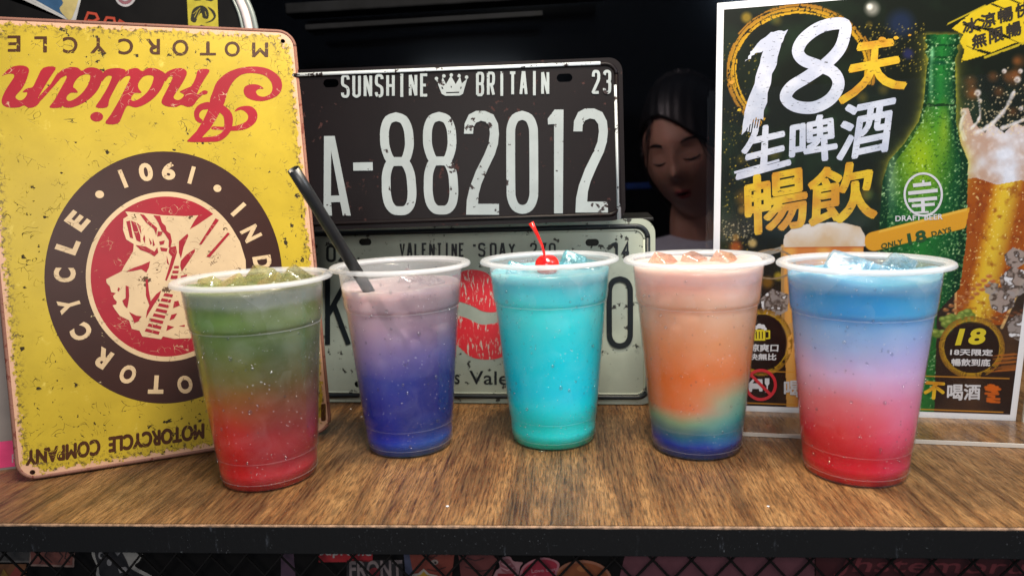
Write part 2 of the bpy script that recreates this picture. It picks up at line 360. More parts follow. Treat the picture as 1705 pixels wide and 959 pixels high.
d.poly([z4([(478,560),(577,588),(530,680),(480,760),(420,825),(310,852),(380,780),(430,700),(462,630)])])
d.poly([sm(z4([(475,570),(420,578),(380,605),(362,650),(375,700),(410,722),(425,700),(402,680),(402,650),(425,625),(468,616)]))])
d.poly([sm(z4([(560,588),(600,610),(635,650),(645,700),(632,770),(600,815),(550,850),(480,858),(310,856),(420,826),(500,818),(550,800),(575,770),(582,720),(575,670),(540,632)]))])
d.poly([sm(z4([(500,745),(560,748),(640,745),(700,730),(745,705),(755,670),(735,640),(700,625),(657,638),(680,610),(730,597),(780,602),(815,635),(822,680),(800,725),(750,760),(690,775),(620,778),(550,772),(490,765)]))])
d.build('script_lettering', M['redpaint'], ry)
d = Draw(FY, -0.00012)
for ch, x0, x1, y0, y1 in (('E',38,95,172,245),('L',165,220,176,248),('C',300,365,178,252),('Y',430,500,182,252),('C',562,628,186,258),('R',695,755,188,258),('O',818,890,192,264),('T',948,1020,200,262),('O',1065,1133,200,268),('M',1195,1267,205,270)):
    q = [(x/2.842, y/2.842) for x, y in ((x1, y1), (x0, y1), (x0, y0), (x1, y0))]; d.fat(ch, q, 0.8)
d.build('top_lettering', M['brownletter'], ry)
d = Draw(FY, -0.00012)
for wd_, xr, yr0, yr1, xl, yl0, yl1 in (('INDIAN', 541, 673, 699, 372, 702, 727), ('MOTORCYCLE', 339, 705, 729, 182, 728, 752), ('COMPANY', 166, 731, 756, 44, 751, 774)):
    d.fat(wd_, [(xr, yr1), (xl, yl1), (xl, yl0), (xr, yr0)], 1.5)
d.build('base_lettering', M['brownletter'], ry)
# emblem: measured in the plane of the sign
pt = [FY.px(q) for q in ((280, 252.6), (74.5, 460), (309, 671), (464, 420))]
A = np.array([(2*a, 2*b, 1) for a, b in pt]); bb = np.array([a*a+b*b for a, b in pt]); cx, cy, c0 = np.linalg.lstsq(A, bb, rcond=None)[0]; R0 = math.sqrt(c0+cx*cx+cy*cy)
t_ = FY.px((276, 319.6)); R1 = ((t_[1]-cy)**2+(t_[0]-cx)**2)**.5; R2 = R1-0.0022
cx, cy = FY.px((272, 462)); d = Draw(FY, -0.00012); d.poly([ellipse(272, 462, 198, 209.5, 96)]); d.build('emblem_ring', M['brownpaint'], ry)
d = Draw(FY, -0.00027); d.poly([ellipse(276.5, 460.5, 133.6, 141, 96), ellipse(276.5, 460.5, 125.5, 133, 96)])
for q in ((166, 324), (362, 314)): d.poly([ellipse(*FY.px(q), 0.0026, 0.0026, 20)], True)
LH = 0.0125
def arc_letter(ch, px, out=True, w=0.0095, h=LH):
    x, y = FY.px(px) if px[0] < 1e4 else px[1:]; a = math.atan2(y-cy, x-cx)
    up = Vector((math.cos(a), math.sin(a))) * (1 if out else -1); r = Vector((up.y, -up.x)); c = Vector((x, y))
    if ch == 'I' or ch == '1': w *= 0.30
    q = [c-r*w/2+up*h/2, c+r*w/2+up*h/2, c+r*w/2-up*h/2, c-r*w/2-up*h/2]; d.text(ch, [(k.x, k.y) for k in q], 0.045, local=True)
for ch, q in (('I',(397,349)),('N',(418,389)),('D',(437,437)),('E',(129,368)),('L',(113,409)),('C',(108,458)),('Y',(116,508)),('C',(136,553)),('R',(170,596)),('O',(213,623)),('T',(260,640)),('O',(308,640))): arc_letter(ch, q)
rm = (R0+R1)/2
for ch, dg in (('I', -22), ('A', -40), ('N', -58), ('M', -90+28)):
    if ch == 'M': continue
    arc_letter(ch, (1e5, cx+rm*math.cos(math.radians(dg)), cy+rm*math.sin(math.radians(dg))))
for ch, q in (('1',(319,292)),('9',(281,285)),('0',(243,287)),('1',(205,298))): arc_letter(ch, q, False, 0.0085, 0.0125)
d.build('emblem_lettering', M['creampaint'], ry)
d = Draw(FY, -0.00027); d.poly([ellipse(276.5, 460.5, 125.5, 133, 96)]); d.build('emblem_disc', M['redpaint'], ry)
d = Draw(FY, -0.00042)
d.poly([zp([(220,72),(235,95),(210,110),(208,170),(225,220),(265,245),(262,280),(240,320),(215,360),(200,390),(150,415),(118,432),(120,450),(138,470),(145,500),(170,505),(155,520),(160,535),(175,550),(172,565),(152,570),(165,592),(190,625),(240,650),(255,695),(295,705),(310,735),(410,750),(420,735),(480,748),(560,745),(640,728),(720,690),(790,610),(845,500),(862,400),(860,330),(830,232),(780,150),(690,84),(600,145),(562,167),(585,125),(608,92),(540,97),(420,92),(300,78)])])
d.build('portrait_shape', M['creampaint'], ry)
d = Draw(FY, -0.00057)
for L in ([(225,125),(245,120),(262,215),(245,210)],[(250,120),(275,130),(300,200),(302,235),(280,225),(262,170)],[(280,130),(302,150),(305,195)],[(320,195),(326,210),(325,242),(314,218)],[(345,210),(362,240),(354,250)],[(366,215),(378,250),(366,256)],
          [(275,250),(330,258),(375,285),(390,262),(396,290),(375,310),(340,290),(300,275)],[(298,85),(320,90),(350,125),(390,160),(385,200),(372,165),(330,130)],
          [(370,92),(405,95),(415,130),(435,150),(440,175),(460,190),(468,230),(462,262),(450,262),(452,225),(430,190),(412,170),(395,130)],
          [(392,180),(420,178),(410,200),(390,205)],[(400,232),(430,225),(425,245),(405,250)],[(405,262),(445,268),(440,285),(410,282)],
          [(455,262),(490,255),(495,290),(470,370),(440,440),(432,435),(455,360),(468,310),(450,290)],[(440,305),(454,357),(441,345)],
          [(222,392),(260,372),(310,355),(352,336),(345,370),(332,396),(305,378),(262,388)],
          [(328,435),(340,430),(345,490),(355,548),(385,510),(412,490),(400,525),(370,570),(345,612),(330,640),(335,600),(348,570),(330,520)],
          [(182,475),(192,480),(186,497),(178,490)],[(222,465),(238,470),(241,520),(236,560),(230,586),(214,570),(204,545),(222,532)],[(240,605),(280,625),(305,628),(290,655),(268,664),(258,635)],
          [(505,230),(550,190),(556,200),(530,260),(516,320),(505,290)],[(515,335),(545,300),(590,270),(590,285),(555,340),(520,390),(512,360)],
          [(700,108),(718,118),(625,247),(612,247)],[(765,183),(776,190),(670,314),(650,312)],
          [(480,361),(506,361),(504,374),(478,374)],[(472,386),(504,386),(502,400),(469,400)],[(463,412),(499,412),(497,430),(460,430)],[(515,415),(550,405),(545,420),(515,432)],
          [(480,550),(502,545),(510,570),(473,586)],[(465,620),(496,612),(480,640),(455,650)],[(445,675),(480,685),(438,706)],[(505,680),(538,673),(535,684)]): d.poly([zp(L)])
for i in range(8):
    a0 = i/8+0.01; a1 = a0+0.07
    l = lambda t, o=0: (430-112*t+o, 503+214*t); r = lambda t: (476-82*t, 510+226*t)
    d.poly([zp([l(a0), r(a0), r(a1), l(a1)])])
d.build('portrait_lines', M['redpaint'], ry)
# ------------------------------------------------------------------ licence-plate style tin signs
GLY = {  # stroke glyphs in a 1 x 1 box, y down
 'S': [[(1,.18),(.95,.06),(.7,0),(.3,0),(.05,.06),(0,.2),(0,.34),(.12,.44),(.5,.5),(.88,.58),(1,.7),(1,.85),(.92,.95),(.7,1),(.3,1),(.05,.94),(0,.82)]],
 'U': [[(0,0),(0,.84),(.1,.95),(.35,1),(.65,1),(.9,.95),(1,.84),(1,0)]], 'N': [[(0,1),(0,0)],[(0,0),(1,1)],[(1,1),(1,0)]], 'H': [[(0,0),(0,1)],[(1,0),(1,1)],[(0,.5),(1,.5)]],
 'I': [[(.5,0),(.5,1)],[(.1,0),(.9,0)],[(.1,1),(.9,1)]], 'E': [[(1,0),(0,0),(0,1),(1,1)],[(0,.5),(.75,.5)]], 'B': [[(0,0),(0,1)],[(0,0),(.75,0),(.97,.08),(1,.25),(.9,.44),(.7,.48),(0,.48)],[(.7,.48),(.95,.56),(1,.74),(.95,.92),(.7,1),(0,1)]],
 'R': [[(0,1),(0,0)],[(0,0),(.75,0),(.97,.08),(1,.28),(.92,.46),(.7,.52),(0,.52)],[(.55,.52),(1,1)]], 'T': [[(0,0),(1,0)],[(.5,0),(.5,1)]], 'A': [[(0,1),(.4,0),(.6,0),(1,1)],[(.15,.66),(.85,.66)]],
 '2': [[(0,.25),(.02,.1),(.2,.01),(.5,0),(.82,.02),(.98,.12),(1,.26),(.92,.42),(.3,.78),(.08,.92),(.04,1),(1,1)]], '3': [[(0,.18),(.08,.05),(.3,0),(.7,0),(.95,.06),(1,.2),(.98,.38),(.8,.47),(.4,.48)],[(.8,.47),(1,.58),(1,.82),(.92,.95),(.7,1),(.3,1),(.06,.95),(0,.8)]],
 'V': [[(0,0),(.5,1),(1,0)]], 'L': [[(0,0),(0,1),(1,1)]], 'D': [[(0,0),(0,1),(.7,1),(.95,.94),(1,.8),(1,.2),(.95,.06),(.7,0),(0,0)]], 'Y': [[(0,0),(.5,.5),(1,0)],[(.5,.5),(.5,1)]],
 '7': [[(0,0),(1,0),(.3,1)]], '0': [[(.5,0),(.2,.03),(.03,.12),(0,.25),(0,.75),(.03,.88),(.2,.97),(.5,1),(.8,.97),(.97,.88),(1,.75),(1,.25),(.97,.12),(.8,.03),(.5,0)]],
 '1': [[(0,.16),(.85,0)],[(.8,0),(.8,1)]], '4': [[(1,.72),(0,.72),(.72,0),(.72,1)]], "'": [[(.5,0),(.4,.22)]], 'K': [[(0,0),(0,1)],[(1,0),(0,.58)],[(.3,.42),(1,1)]], '-': [[(0,.5),(1,.5)]],
 '5': [[(1,0),(.05,0),(.05,.42),(.75,.42),(1,.55),(1,.85),(.8,1),(.05,1)]],
 '8': [[(.5,0),(.2,.03),(.04,.12),(0,.22),(.02,.33),(.2,.46),(.5,.475),(.8,.46),(.98,.33),(1,.22),(.96,.12),(.8,.03),(.5,0)],[(.5,.475),(.2,.49),(.02,.60),(-.02,.72),(-.02,.83),(.06,.93),(.25,.99),(.5,1),(.75,.99),(.94,.93),(1.02,.83),(1.02,.72),(.98,.60),(.8,.49),(.5,.475)]]}
def stamp(fr, ch, q, wd, mat, parent, name, th=0.0006, y=-0.0002, curve=True):
    "one raised character; q = TL,TR,BR,BL of its centre lines in photo pixels"
    d = Draw(fr, y); TL, TR, BR, BL = q
    for st in GLY[ch]:
        pts = [tuple((TL[m]*(1-a)+TR[m]*a)*(1-b)+(BL[m]*(1-a)+BR[m]*a)*b for m in (0, 1)) for a, b in st]
        cl = len(pts) > 9 and pts[0] == pts[-1] and ch in '08D'
        if len(pts) > 6 and ch not in 'D5': pts = smooth(pts, 3, False)
        if cl: d.stroke(pts[:-1], wd, True)
        else: d.stroke(pts, wd)
    return d.build(name, mat, parent, th)
def row(fr, s, box_, wd, mat, parent, gap=0.35, name='letter', skew=0, dy=0):
    x0, y0, x1, y1 = box_; n = len(s); W = x1-x0; cw = (W)/(n+gap*(n-1))
    for i, ch in enumerate(s):
        if ch == ' ': continue
        a = x0+i*cw*(1+gap); b = a+cw; h = wd/2; ya = y0+dy*(a-x0)/W; yb = y1+dy*(a-x0)/W
        if ch == 'I': a += cw*.12; b -= cw*.12
        stamp(fr, ch, [(a+h+skew, ya+h), (b-h+skew, ya+h), (b-h, yb-h), (a+h, yb-h)], wd, mat, parent, name)
def slot(fr, px, w=0.0105, h=0.0056): x, y = fr.px(px); return rrect(x-w/2, y-h/2, x+w/2, y+h/2, h/2-0.00001, 6)
def bead(name, fr, W, H, inset, r, mat, parent, rad=0.008, y=0.0, b=True):
    p = rrect(inset, inset, W-inset, H-inset, rad, 8); p.append(p[0])
    return tube(name, [(a, y, c) for a, c in p], [r]*len(p), mat, parent, 8)
# grey plate on the counter
GW, GH = 0.302, 0.1485
FG = Frame((-0.1875, 0.5855, 0.0008), -0.135, -0.005)
rg = FG.root('grey_tin_plate', label='grey vintage valentine plate with red lips, standing on the counter below the black plate', cat='plate')
M['grey'] = worn('worn_grey_paint', lin(180, 188, 172), lin(60, 60, 56), 130, 0.62, 0.42, 0.73, scratch=False, tint=lin(142, 148, 138))
M['greydark'] = worn('grey_plate_dark_print', lin(32, 38, 42), lin(150, 154, 144), 150, 0.71, 0.42, 0.74, seed=0.1, scratch=False)
M['lipred'] = None
hl = [slot(FG, q) for q in ((608, 403), (986, 404), (600, 640))]
slab('tin_sheet', FG, [rrect(0, 0, GW, GH, 0.012)]+hl, M['grey'], rg, 0, 0.0008)
bead('raised_border', FG, GW, GH, 0.0058, 0.0021, M['greydark'], rg, 0.009, 0.0003)
bead('raised_border', FG, GW, GH, 0.0085, 0.0008, M['grey'], rg, 0.0075, 0.0)
zg = lambda x, y: (500+x/2.75, 360+y/2.75)
def growf(s, x0, y0, x1, y1, wd, gap=.3, dy=0): a = zg(x0, y0); b = zg(x1, y1); row(FG, s, (*a, *b), wd, M['greydark'], rg, gap, dy=dy)
growf('VALENTINE', 455, 122, 752, 186, 3.2, .34); growf("'", 790, 122, 806, 186, 4.6); growf('S', 815, 122, 848, 186, 3.4); growf('DAY', 868, 122, 985, 186, 3.5, .34)
growf('270', 1052, 122, 1170, 186, 3.3, .34); growf('14', 1420, 116, 1512, 190, 4.6, .3); growf('02', 120, 132, 220, 210, 4.0, .3)
stamp(FG, 'K', [zg(126, 275), zg(225, 275), zg(222, 585), zg(126, 585)], 8.2, M['greydark'], rg, 'letter')
stamp(FG, '0', [zg(1415, 287), zg(1511, 287), zg(1511, 593), zg(1415, 593)], 9.0, M['greydark'], rg, 'letter')
d = Draw(FG, -0.0002)
d.text('s', [zg(706, 724), zg(730, 724), zg(730, 768), zg(706, 768)], 0.01); d.text('Valen', [zg(774, 706), zg(1002, 712), zg(1002, 775), zg(774, 768)], 0.012)
d.build('small_lettering', M['greydark'], rg)
def lips():
    t = NT('printed_lip_red'); a = t.noise(1, 5, 0.6, t.map((520, 1, 120), rot=(0, 0.15, 0)), 0.6); b = t.noise(60, 3); c = t.noise(300, 5, 0.7)
    f = t.math('MULTIPLY', t.step(a, 0.55, 0.60), t.step(b, 0.36, 0.50)); f2 = t.step(c, 0.69, 0.70)
    col = t.mix(f, lin(206, 46, 54), lin(188, 176, 160)); col = t.mix(f2, col, lin(224, 150, 140)); col = t.mix(t.step(t.noise(130, 8, .6), .68, .69), col, lin(76, 50, 48))
    t.p(Base_Color=col, Roughness=0.42); return t.m
M['lipred'] = lips()
d = Draw(FG, -0.0002)
d.poly([smooth([zg(*q) for q in ((735,256),(790,245),(850,258),(885,285),(960,290),(1000,330),(980,400),(905,436),(840,436),(790,412),(735,392),(690,385),(640,370),(660,300))], 4)])
d.poly([smooth([zg(*q) for q in ((640,450),(700,448),(735,458),(770,470),(830,496),(900,488),(960,480),(1010,450),(1000,560),(930,640),(850,656),(780,642),(730,600),(670,540))], 4)])
d.build('lips_print', M['lipred'], rg)
# dark box behind, carries the black plate
BT = 0.1490
c0_ = FG.mw @ Vector((0, 0, 0)); cb = empty('dark_box', mw=FG.mw.copy(), label='black storage box behind the grey plate with the black plate standing on it', cat='box')
M['boxmat'] = worn('scuffed_black_box', (0.016, 0.016, 0.015, 1), lin(130, 124, 104), 260, 0.70, 0.35, 0.72, seed=0.7, scratch=False)
box('box_body', (0.002, 0.004, 0.0), (GW-0.003, 0.075, BT-0.003), M['boxmat'], cb, 0.001)
box('box_lid', (0.0, 0.002, BT-0.0028), (GW-0.001, 0.077, BT), M['boxmat'], cb, 0.0008)
# black plate
P_br = on_z(1042, 367, BT+0.0006); YB = -0.03
lean = 0.10
FBt = Frame(P_br, YB, lean); a = FBt.px((1049.5, 95)); BH = a[1]
BW = 0.300
FB = Frame(P_br-FBt.u*BW, YB, lean)
rb = FB.root('black_tin_plate', label='black vintage licence plate reading A-882012, standing on the dark box', cat='plate')
M['blk'] = worn('worn_black_paint', lin(17, 10, 12), lin(60, 36, 34), 170, 0.665, 0.40, 0.70, seed=0.15, scratch=False)
M['blk'].node_tree.nodes['Principled BSDF'].inputs['Specular IOR Level'].default_value = 0.12
M['wht'] = worn('worn_white_paint', lin(158, 166, 168), lin(46, 36, 38), 130, 0.635, 0.42, 0.70, seed=0.5, scratch=False)
for q_ in ('grey', 'greydark'): M[q_].node_tree.nodes['Principled BSDF'].inputs['Specular IOR Level'].default_value = 0.25
M['beadw'] = worn('worn_bead_highlight', lin(205, 212, 216), lin(46, 36, 38), 130, 0.60, 0.28, 0.66, seed=0.8, scratch=False)  # worn white, plus the ridge's overhead highlight painted into the colour
slab('tin_sheet', FB, [rrect(0, 0, BW, BH, 0.010)]+[slot(FB, q, 0.0115, 0.006) for q in ((551, 139), (940, 130))], M['blk'], rb, 0, 0.0008)
def ridge(name, pts, r, mat): return tube(name, [(a, 0.0002, b) for a, b in pts], [r]*len(pts), mat, rb, 10)
full = rrect(0.0045, 0.0045, BW-0.0045, BH-0.0045, 0.008, 8); full.append(full[0])
ridge('raised_border', full, 0.0016, M['blk'])
ridge('border_highlight', [(0.008, BH-0.0042), (BW-0.016, BH-0.0042)], 0.0018, M['beadw'])
ridge('border_highlight', [(BW-0.0049, BH-0.020), (BW-0.0049, 0.001)], 0.0016, M['beadw'])
zb = lambda x, y: (500+x/2.75, 80+y/2.75)
def brow(s, x0, y0, x1, y1, wd, gap=.3, dy=0, name='letter'): a = zb(x0, y0); b = zb(x1, y1); row(FB, s, (*a, *b), wd, M['wht'], rb, gap, dy=dy, name=name)
brow('SUNSHINE', 188, 124, 588, 230, 4.6, .34, dy=-2); brow('BRITAIN', 805, 112, 1140, 223, 4.6, .34, dy=-2); brow('23', 1335, 103, 1423, 212, 4.8, .34, name='digit')
zq = lambda *p: [zb(*q) for q in p]
d = Draw(FB, -0.0002)
d.poly([zq((110,405),(158,404),(232,768),(196,768),(184,706),(142,707),(146,768),(108,768)), zq((142,470),(180,676),(141,677))]); d.build('letter', M['wht'], rb, 0.0006)
d = Draw(FB, -0.0002); d.poly([zq((243,526),(332,524),(333,562),(244,563))]); d.build('dash', M['wht'], rb, 0.0006)
for ch, q in (('8', ((382,317),(495,317),(513,746),(402,746))), ('8', ((580,315),(692,315),(703,743),(592,743))), ('0', ((963,310),(1068,310),(1070,740),(965,740)))):
    stamp(FB, ch, zq(*q), 14.6, M['wht'], rb, 'digit')
two = [(0,0),(40,0),(40,-4)]
def digit2(x0, x1, yt, yb):
    W_ = x1-x0; H_ = yb-yt; g = lambda a, b: (x0+a*W_, yt+b*H_)
    out = [g(0,.22),g(.02,.12),(x0+.14*W_,yt+.035*H_),g(.34,.0),g(.6,.0),g(.84,.035),g(.97,.12),g(1,.22),g(.97,.32),g(.88,.42),g(.68,.56),g(.5,.70),g(.42,.80),g(.40,.895),g(1,.895),g(1,1),g(.06,1),g(.08,.86),g(.16,.74),g(.34,.58),g(.58,.42),g(.70,.32),g(.74,.22),g(.72,.15),g(.62,.105),g(.48,.095),g(.34,.115),g(.27,.16),g(.26,.22)]
    d = Draw(FB, -0.0002); d.poly([zq(*out)]); d.build('digit', M['wht'], rb, 0.0006)
digit2(750, 910, 290, 764); digit2(1250, 1408, 279, 754)
d = Draw(FB, -0.0002); d.poly([zq((1164,284),(1205,284),(1202,758),(1162,758),(1162,350),(1134,352),(1133,325))]); d.build('digit', M['wht'], rb, 0.0006)
d = Draw(FB, -0.0002)
d.poly([zq((622,146),(645,165),(652,135),(668,168),(690,128),(712,168),(732,133),(740,165),(765,142),(745,212),(730,220),(665,221),(648,212)), zq((668,204),(728,202),(728,208),(668,210)), zq((646,180),(652,180),(656,190),(649,190)), zq((734,180),(740,179),(737,189),(732,190)), zq((688,176),(695,176),(692,188))])
for x, y in ((624,142),(658,130),(692,126),(727,129),(762,136)): d.poly([zq(*ellipse(x, y, 8, 8, 14))])
d.build('crown_print', M['wht'], rb, 0.0005)
# ------------------------------------------------------------------ poster in an acrylic stand
PW, PH = 0.2100, 0.2970
FPi = Frame((0.15506, 0.52893, 0.004), -0.2211, -0.0974)      # lower left corner of the printed area
FP = Frame(FPi.o - FPi.u*0.0035 - FPi.v*0.0042, -0.2211, -0.0974)
rpz = FP.root('beer_poster', label='draft beer poster with green bottle and big 18, standing behind the blue and pink drink', cat='poster')
def value_noise(U, V, s, seed=0, octv=3):
    out = 0; amp = 1; tot = 0; r = np.random.default_rng(seed)
    for o in range(octv):
        G = r.random((256, 256)); x = U/s; y = V/s; xi = np.floor(x).astype(int); yi = np.floor(y).astype(int); fx = x-xi; fy = y-yi; fx = fx*fx*(3-2*fx); fy = fy*fy*(3-2*fy)
        g = lambda a, b: G[a % 256, b % 256]
        out = out + amp*((g(xi, yi)*(1-fx)+g(xi+1, yi)*fx)*(1-fy)+(g(xi, yi+1)*(1-fx)+g(xi+1, yi+1)*fx)*fy); tot += amp; amp *= 0.5; s = s/2
    return out/tot
NX, NY = 420, 594
iw0, ih0, iw1, ih1 = 0.0045, 0.0048, 0.2095-0.0035, 0.2925
gx = np.linspace(iw0, iw1, NX); gz = np.linspace(ih0, ih1, NY); GX, GZ = np.meshgrid(gx, gz)
o_, u_, v_ = (np.array(q) for q in (FP.o, FP.u, FP.v)); P3 = o_[:, None, None]+u_[:, None, None]*GX+v_[:, None, None]*GZ
rel = P3-np.array(CP)[:, None, None]; dd = np.tensordot(np.array(FW), rel, 1)
U = 852.5+F*np.tensordot(np.array(RT), rel, 1)/dd; V = 479.5-F*np.tensordot(np.array(UP), rel, 1)/dd
IM = np.zeros((NY, NX, 3)); n1 = value_noise(U, V, 60, 1, 5); n2 = value_noise(U, V, 9, 2, 3); n3 = value_noise(U, V, 3.2, 3, 2)
c3 = lambda *c: np.array(c, float)
def put(mask, col):
    m = np.clip(mask, 0, 1)[..., None]; global IM; IM = IM*(1-m)+np.asarray(col)*m
def inside(poly):
    m = np.zeros(U.shape, bool); n = len(poly)
    for i in range(n):
        x0, y0 = poly[i]; x1, y1 = poly[(i+1) % n]
        if y0 == y1: continue
        c = ((y0 > V) != (y1 > V)) & (U < (x1-x0)*(V-y0)/(y1-y0)+x0); m ^= c
    return m.astype(float)
def disc(x, y, r, soft=0.3, ry=None):
    d = np.sqrt(((U-x)/r)**2+((V-y)/(ry or r))**2); return np.clip((1-d)/soft+0.0, 0, 1)
def seg(x0, y0, x1, y1, wd, soft=1.0):
    L = ((x1-x0)**2+(y1-y0)**2)+1e-9; t = np.clip(((U-x0)*(x1-x0)+(V-y0)*(y1-y0))/L, 0, 1); d = np.hypot(U-x0-t*(x1-x0), V-y0-t*(y1-y0)); return np.clip((wd/2-d)/soft+0.5, 0, 1)
IM[:] = c3(22, 26, 20); put((n1-0.45)*1.6, c3(34, 52, 34)); put(np.clip((V-380)/150, 0, 1)*0.85, c3(52, 36, 30)); put(np.clip((V-560)/60, 0, 1)*0.8, c3(40, 27, 24))
put(np.clip((n1-0.5)*3, 0, 1)*np.clip((V-450)/80, 0, 1)*0.5, c3(94, 62, 40))
r_ = random.Random(3)
for _ in range(26): put(disc(r_.uniform(1210, 1480), r_.uniform(10, 330), r_.uniform(6, 16), 0.8)*0.35, c3(150, 120, 40) if r_.random() < .6 else c3(60, 100, 60))
for _ in range(14): put(disc(r_.uniform(1615, 1720), r_.uniform(100, 190), r_.uniform(8, 20), 0.8)*0.4, c3(150, 84, 40))
for x, y, r, c, a in ((1243, 30, 12, (190, 150, 40), .6), (1452, 15, 16, (210, 200, 190), .55), (1448, 12, 7, (240, 235, 225), .8), (1235, 350, 9, (190, 140, 50), .5), (1253, 405, 10, (225, 190, 120), .7), (1225, 412, 14, (190, 90, 40), .7), (1225, 395, 8, (220, 150, 60), .5), (1296, 460, 10, (190, 160, 40), .7), (1278, 470, 13, (160, 110, 30), .6), (1500, 40, 30, (40, 60, 130), .35), (1512, 90, 12, (60, 60, 160), .35), (1240, 330, 20, (170, 110, 30), .4)): put(disc(x, y, r, 0.6)*a, c3(*c))
for _ in range(420):
    a = r_.random(); x = r_.uniform(1205, 1260) if a < .5 else r_.uniform(1430, 1545); y = r_.uniform(60, 420) if a < .5 else r_.uniform(40, 120)
    put(disc(x, y, r_.uniform(.8, 1.8), .6)*r_.uniform(.3, .9), c3(200, 170, 60))
# brush ring
for k in range(9):
    rr = 1+k*0.018; d_ = np.hypot((U-1333)/(108*rr), (V-118)/(96*rr)); th = np.arctan2(V-118, U-1333)
    gate = np.sin(th*3+k*1.7)*0.5+0.5 > 0.25; put((np.abs(d_-1) < 0.011)*gate*(n3 > .3)*(~((th > 0.2) & (th < 2.2))), c3(196-k*6, 150-k*6, 34))
# glass of beer
gl = [(1598, 285), (1640, 262), (1730, 262), (1760, 300), (1725, 420), (1672, 540), (1590, 545), (1592, 420)]
g_ = inside(gl); sx = (U-1598+(V-290)*0.05); put(g_, c3(150, 74, 22)); put(g_*np.clip(np.sin((U+V*0.22)/13)*.9, 0, 1)*0.8, c3(212, 150, 30)); put(g_*np.clip(np.sin((U+V*0.22)/23+1)*1.2-.5, 0, 1), c3(222, 200, 60)); put(g_*np.clip((n2-.55)*4, 0, 1)*.6, c3(120, 50, 18)); put(g_*(n3 > .78)*.6, c3(250, 230, 160))
put(seg(1597, 300, 1590, 540, 4)*0.8, c3(214, 170, 110)); put(seg(1720, 430, 1668, 545, 5)*.7, c3(224, 190, 130))
fo = inside([(1592, 235), (1598, 300), (1625, 296), (1660, 308), (1700, 300), (1760, 320), (1760, 190), (1715, 215), (1690, 205), (1672, 222), (1650, 205), (1640, 222), (1620, 205), (1612, 180), (1600, 182), (1604, 215)])
put(fo, c3(206, 206, 218)); put(fo*np.clip((n1-.42)*4, 0, 1)*.7, c3(166, 120, 90)); put(fo*np.clip((n2-.5)*3, 0, 1)*.35, c3(240, 240, 250))
for pth, w0, w1 in (([(1625, 222), (1645, 212), (1662, 196), (1676, 178), (1688, 154)], 13, 8), ([(1606, 232), (1600, 214), (1602, 200), (1606, 188)], 12, 5), ([(1618, 214), (1628, 202), (1632, 188), (1628, 158)], 7, 2), ([(1668, 214), (1690, 206), (1712, 196)], 12, 7)):
    pth = smooth(pth, 8, False)
    for k_, (x, y) in enumerate(pth): put(disc(x, y, ((w0+(w1-w0)*k_/len(pth))*.34+1.2)*(.7+.6*r_.random()), .5)*(.35+.6*n2), c3(216, 208, 208)); put(disc(x+1.5, y+2, 2.2, .8)*.35, c3(150, 120, 100))
for x, y, r in ((1628, 155, 7), (1604, 188, 7), (1694, 133, 7), (1672, 119, 5), (1699, 119, 5), (1700, 181, 5), (1632, 168, 4)): put(disc(x, y, r, .5), c3(190, 180, 176)); put(disc(x-1, y+1, r*.5, .6)*.7, c3(120, 100, 90))
for _ in range(240): put(disc(r_.uniform(1600, 1710), 225-abs(r_.gauss(0, 45)), r_.uniform(.8, 2.2), .6)*.7, c3(214, 190, 150))
# small mug
mg = inside([(1304, 408), (1306, 392), (1322, 378), (1350, 372), (1400, 370), (1432, 378), (1440, 392), (1440, 410), (1300, 412)]); 
mb = inside([(1304, 408), (1438, 408), (1436, 700), (1310, 700)]); put(mb, c3(196, 120, 62)); put(mb*np.clip(np.sin(U/9), 0, 1)*.6, c3(226, 180, 90)); put(mb*np.clip((415-V)/8, 0, 1)*1., c3(150, 60, 30))
put(mg, c3(206, 196, 190)); put(mg*np.clip((n1-.45)*4, 0, 1)*.6, c3(190, 150, 100)); put(seg(1303, 410, 1304, 560, 6)*.8, c3(196, 150, 90))
for k in range(3): put(seg(1258, 430-k*3, 1300, 418-k*3, 2.5)*.7, c3(200, 190, 180)); put(np.abs(np.hypot((U-1285)/38, (V-440)/24)-1) < .06, c3(140, 116, 90))
for _ in range(70): put(disc(r_.uniform(1195, 1255), 400-r_.uniform(0, 30)+r_.uniform(-4, 4), r_.uniform(.8, 2), .6)*.6, c3(220, 200, 160))
# ice cubes
for (x, y, r) in ((1290, 505, 24), (1668, 500, 22), (1690, 470, 26), (1700, 545, 24), (1690, 430, 18), (1650, 480, 12)):
    m = inside([(x-r, y-r*.3), (x-r*.2, y-r), (x+r, y-r*.6), (x+r*.9, y+r*.5), (x, y+r), (x-r*.8, y+r*.6)]); put(m*.9, c3(150, 140, 138)); put(m*np.clip((n2-.45)*6, 0, 1), c3(66, 52, 44)); put(m*np.clip((n2-.62)*8, 0, 1), c3(214, 212, 218))
for k in range(4): put((np.abs(np.hypot((U-1290)/(40+k*4), (V-520)/(26+k*4))-1) < .035)*(V > 512)*.8, c3(176, 140, 100))
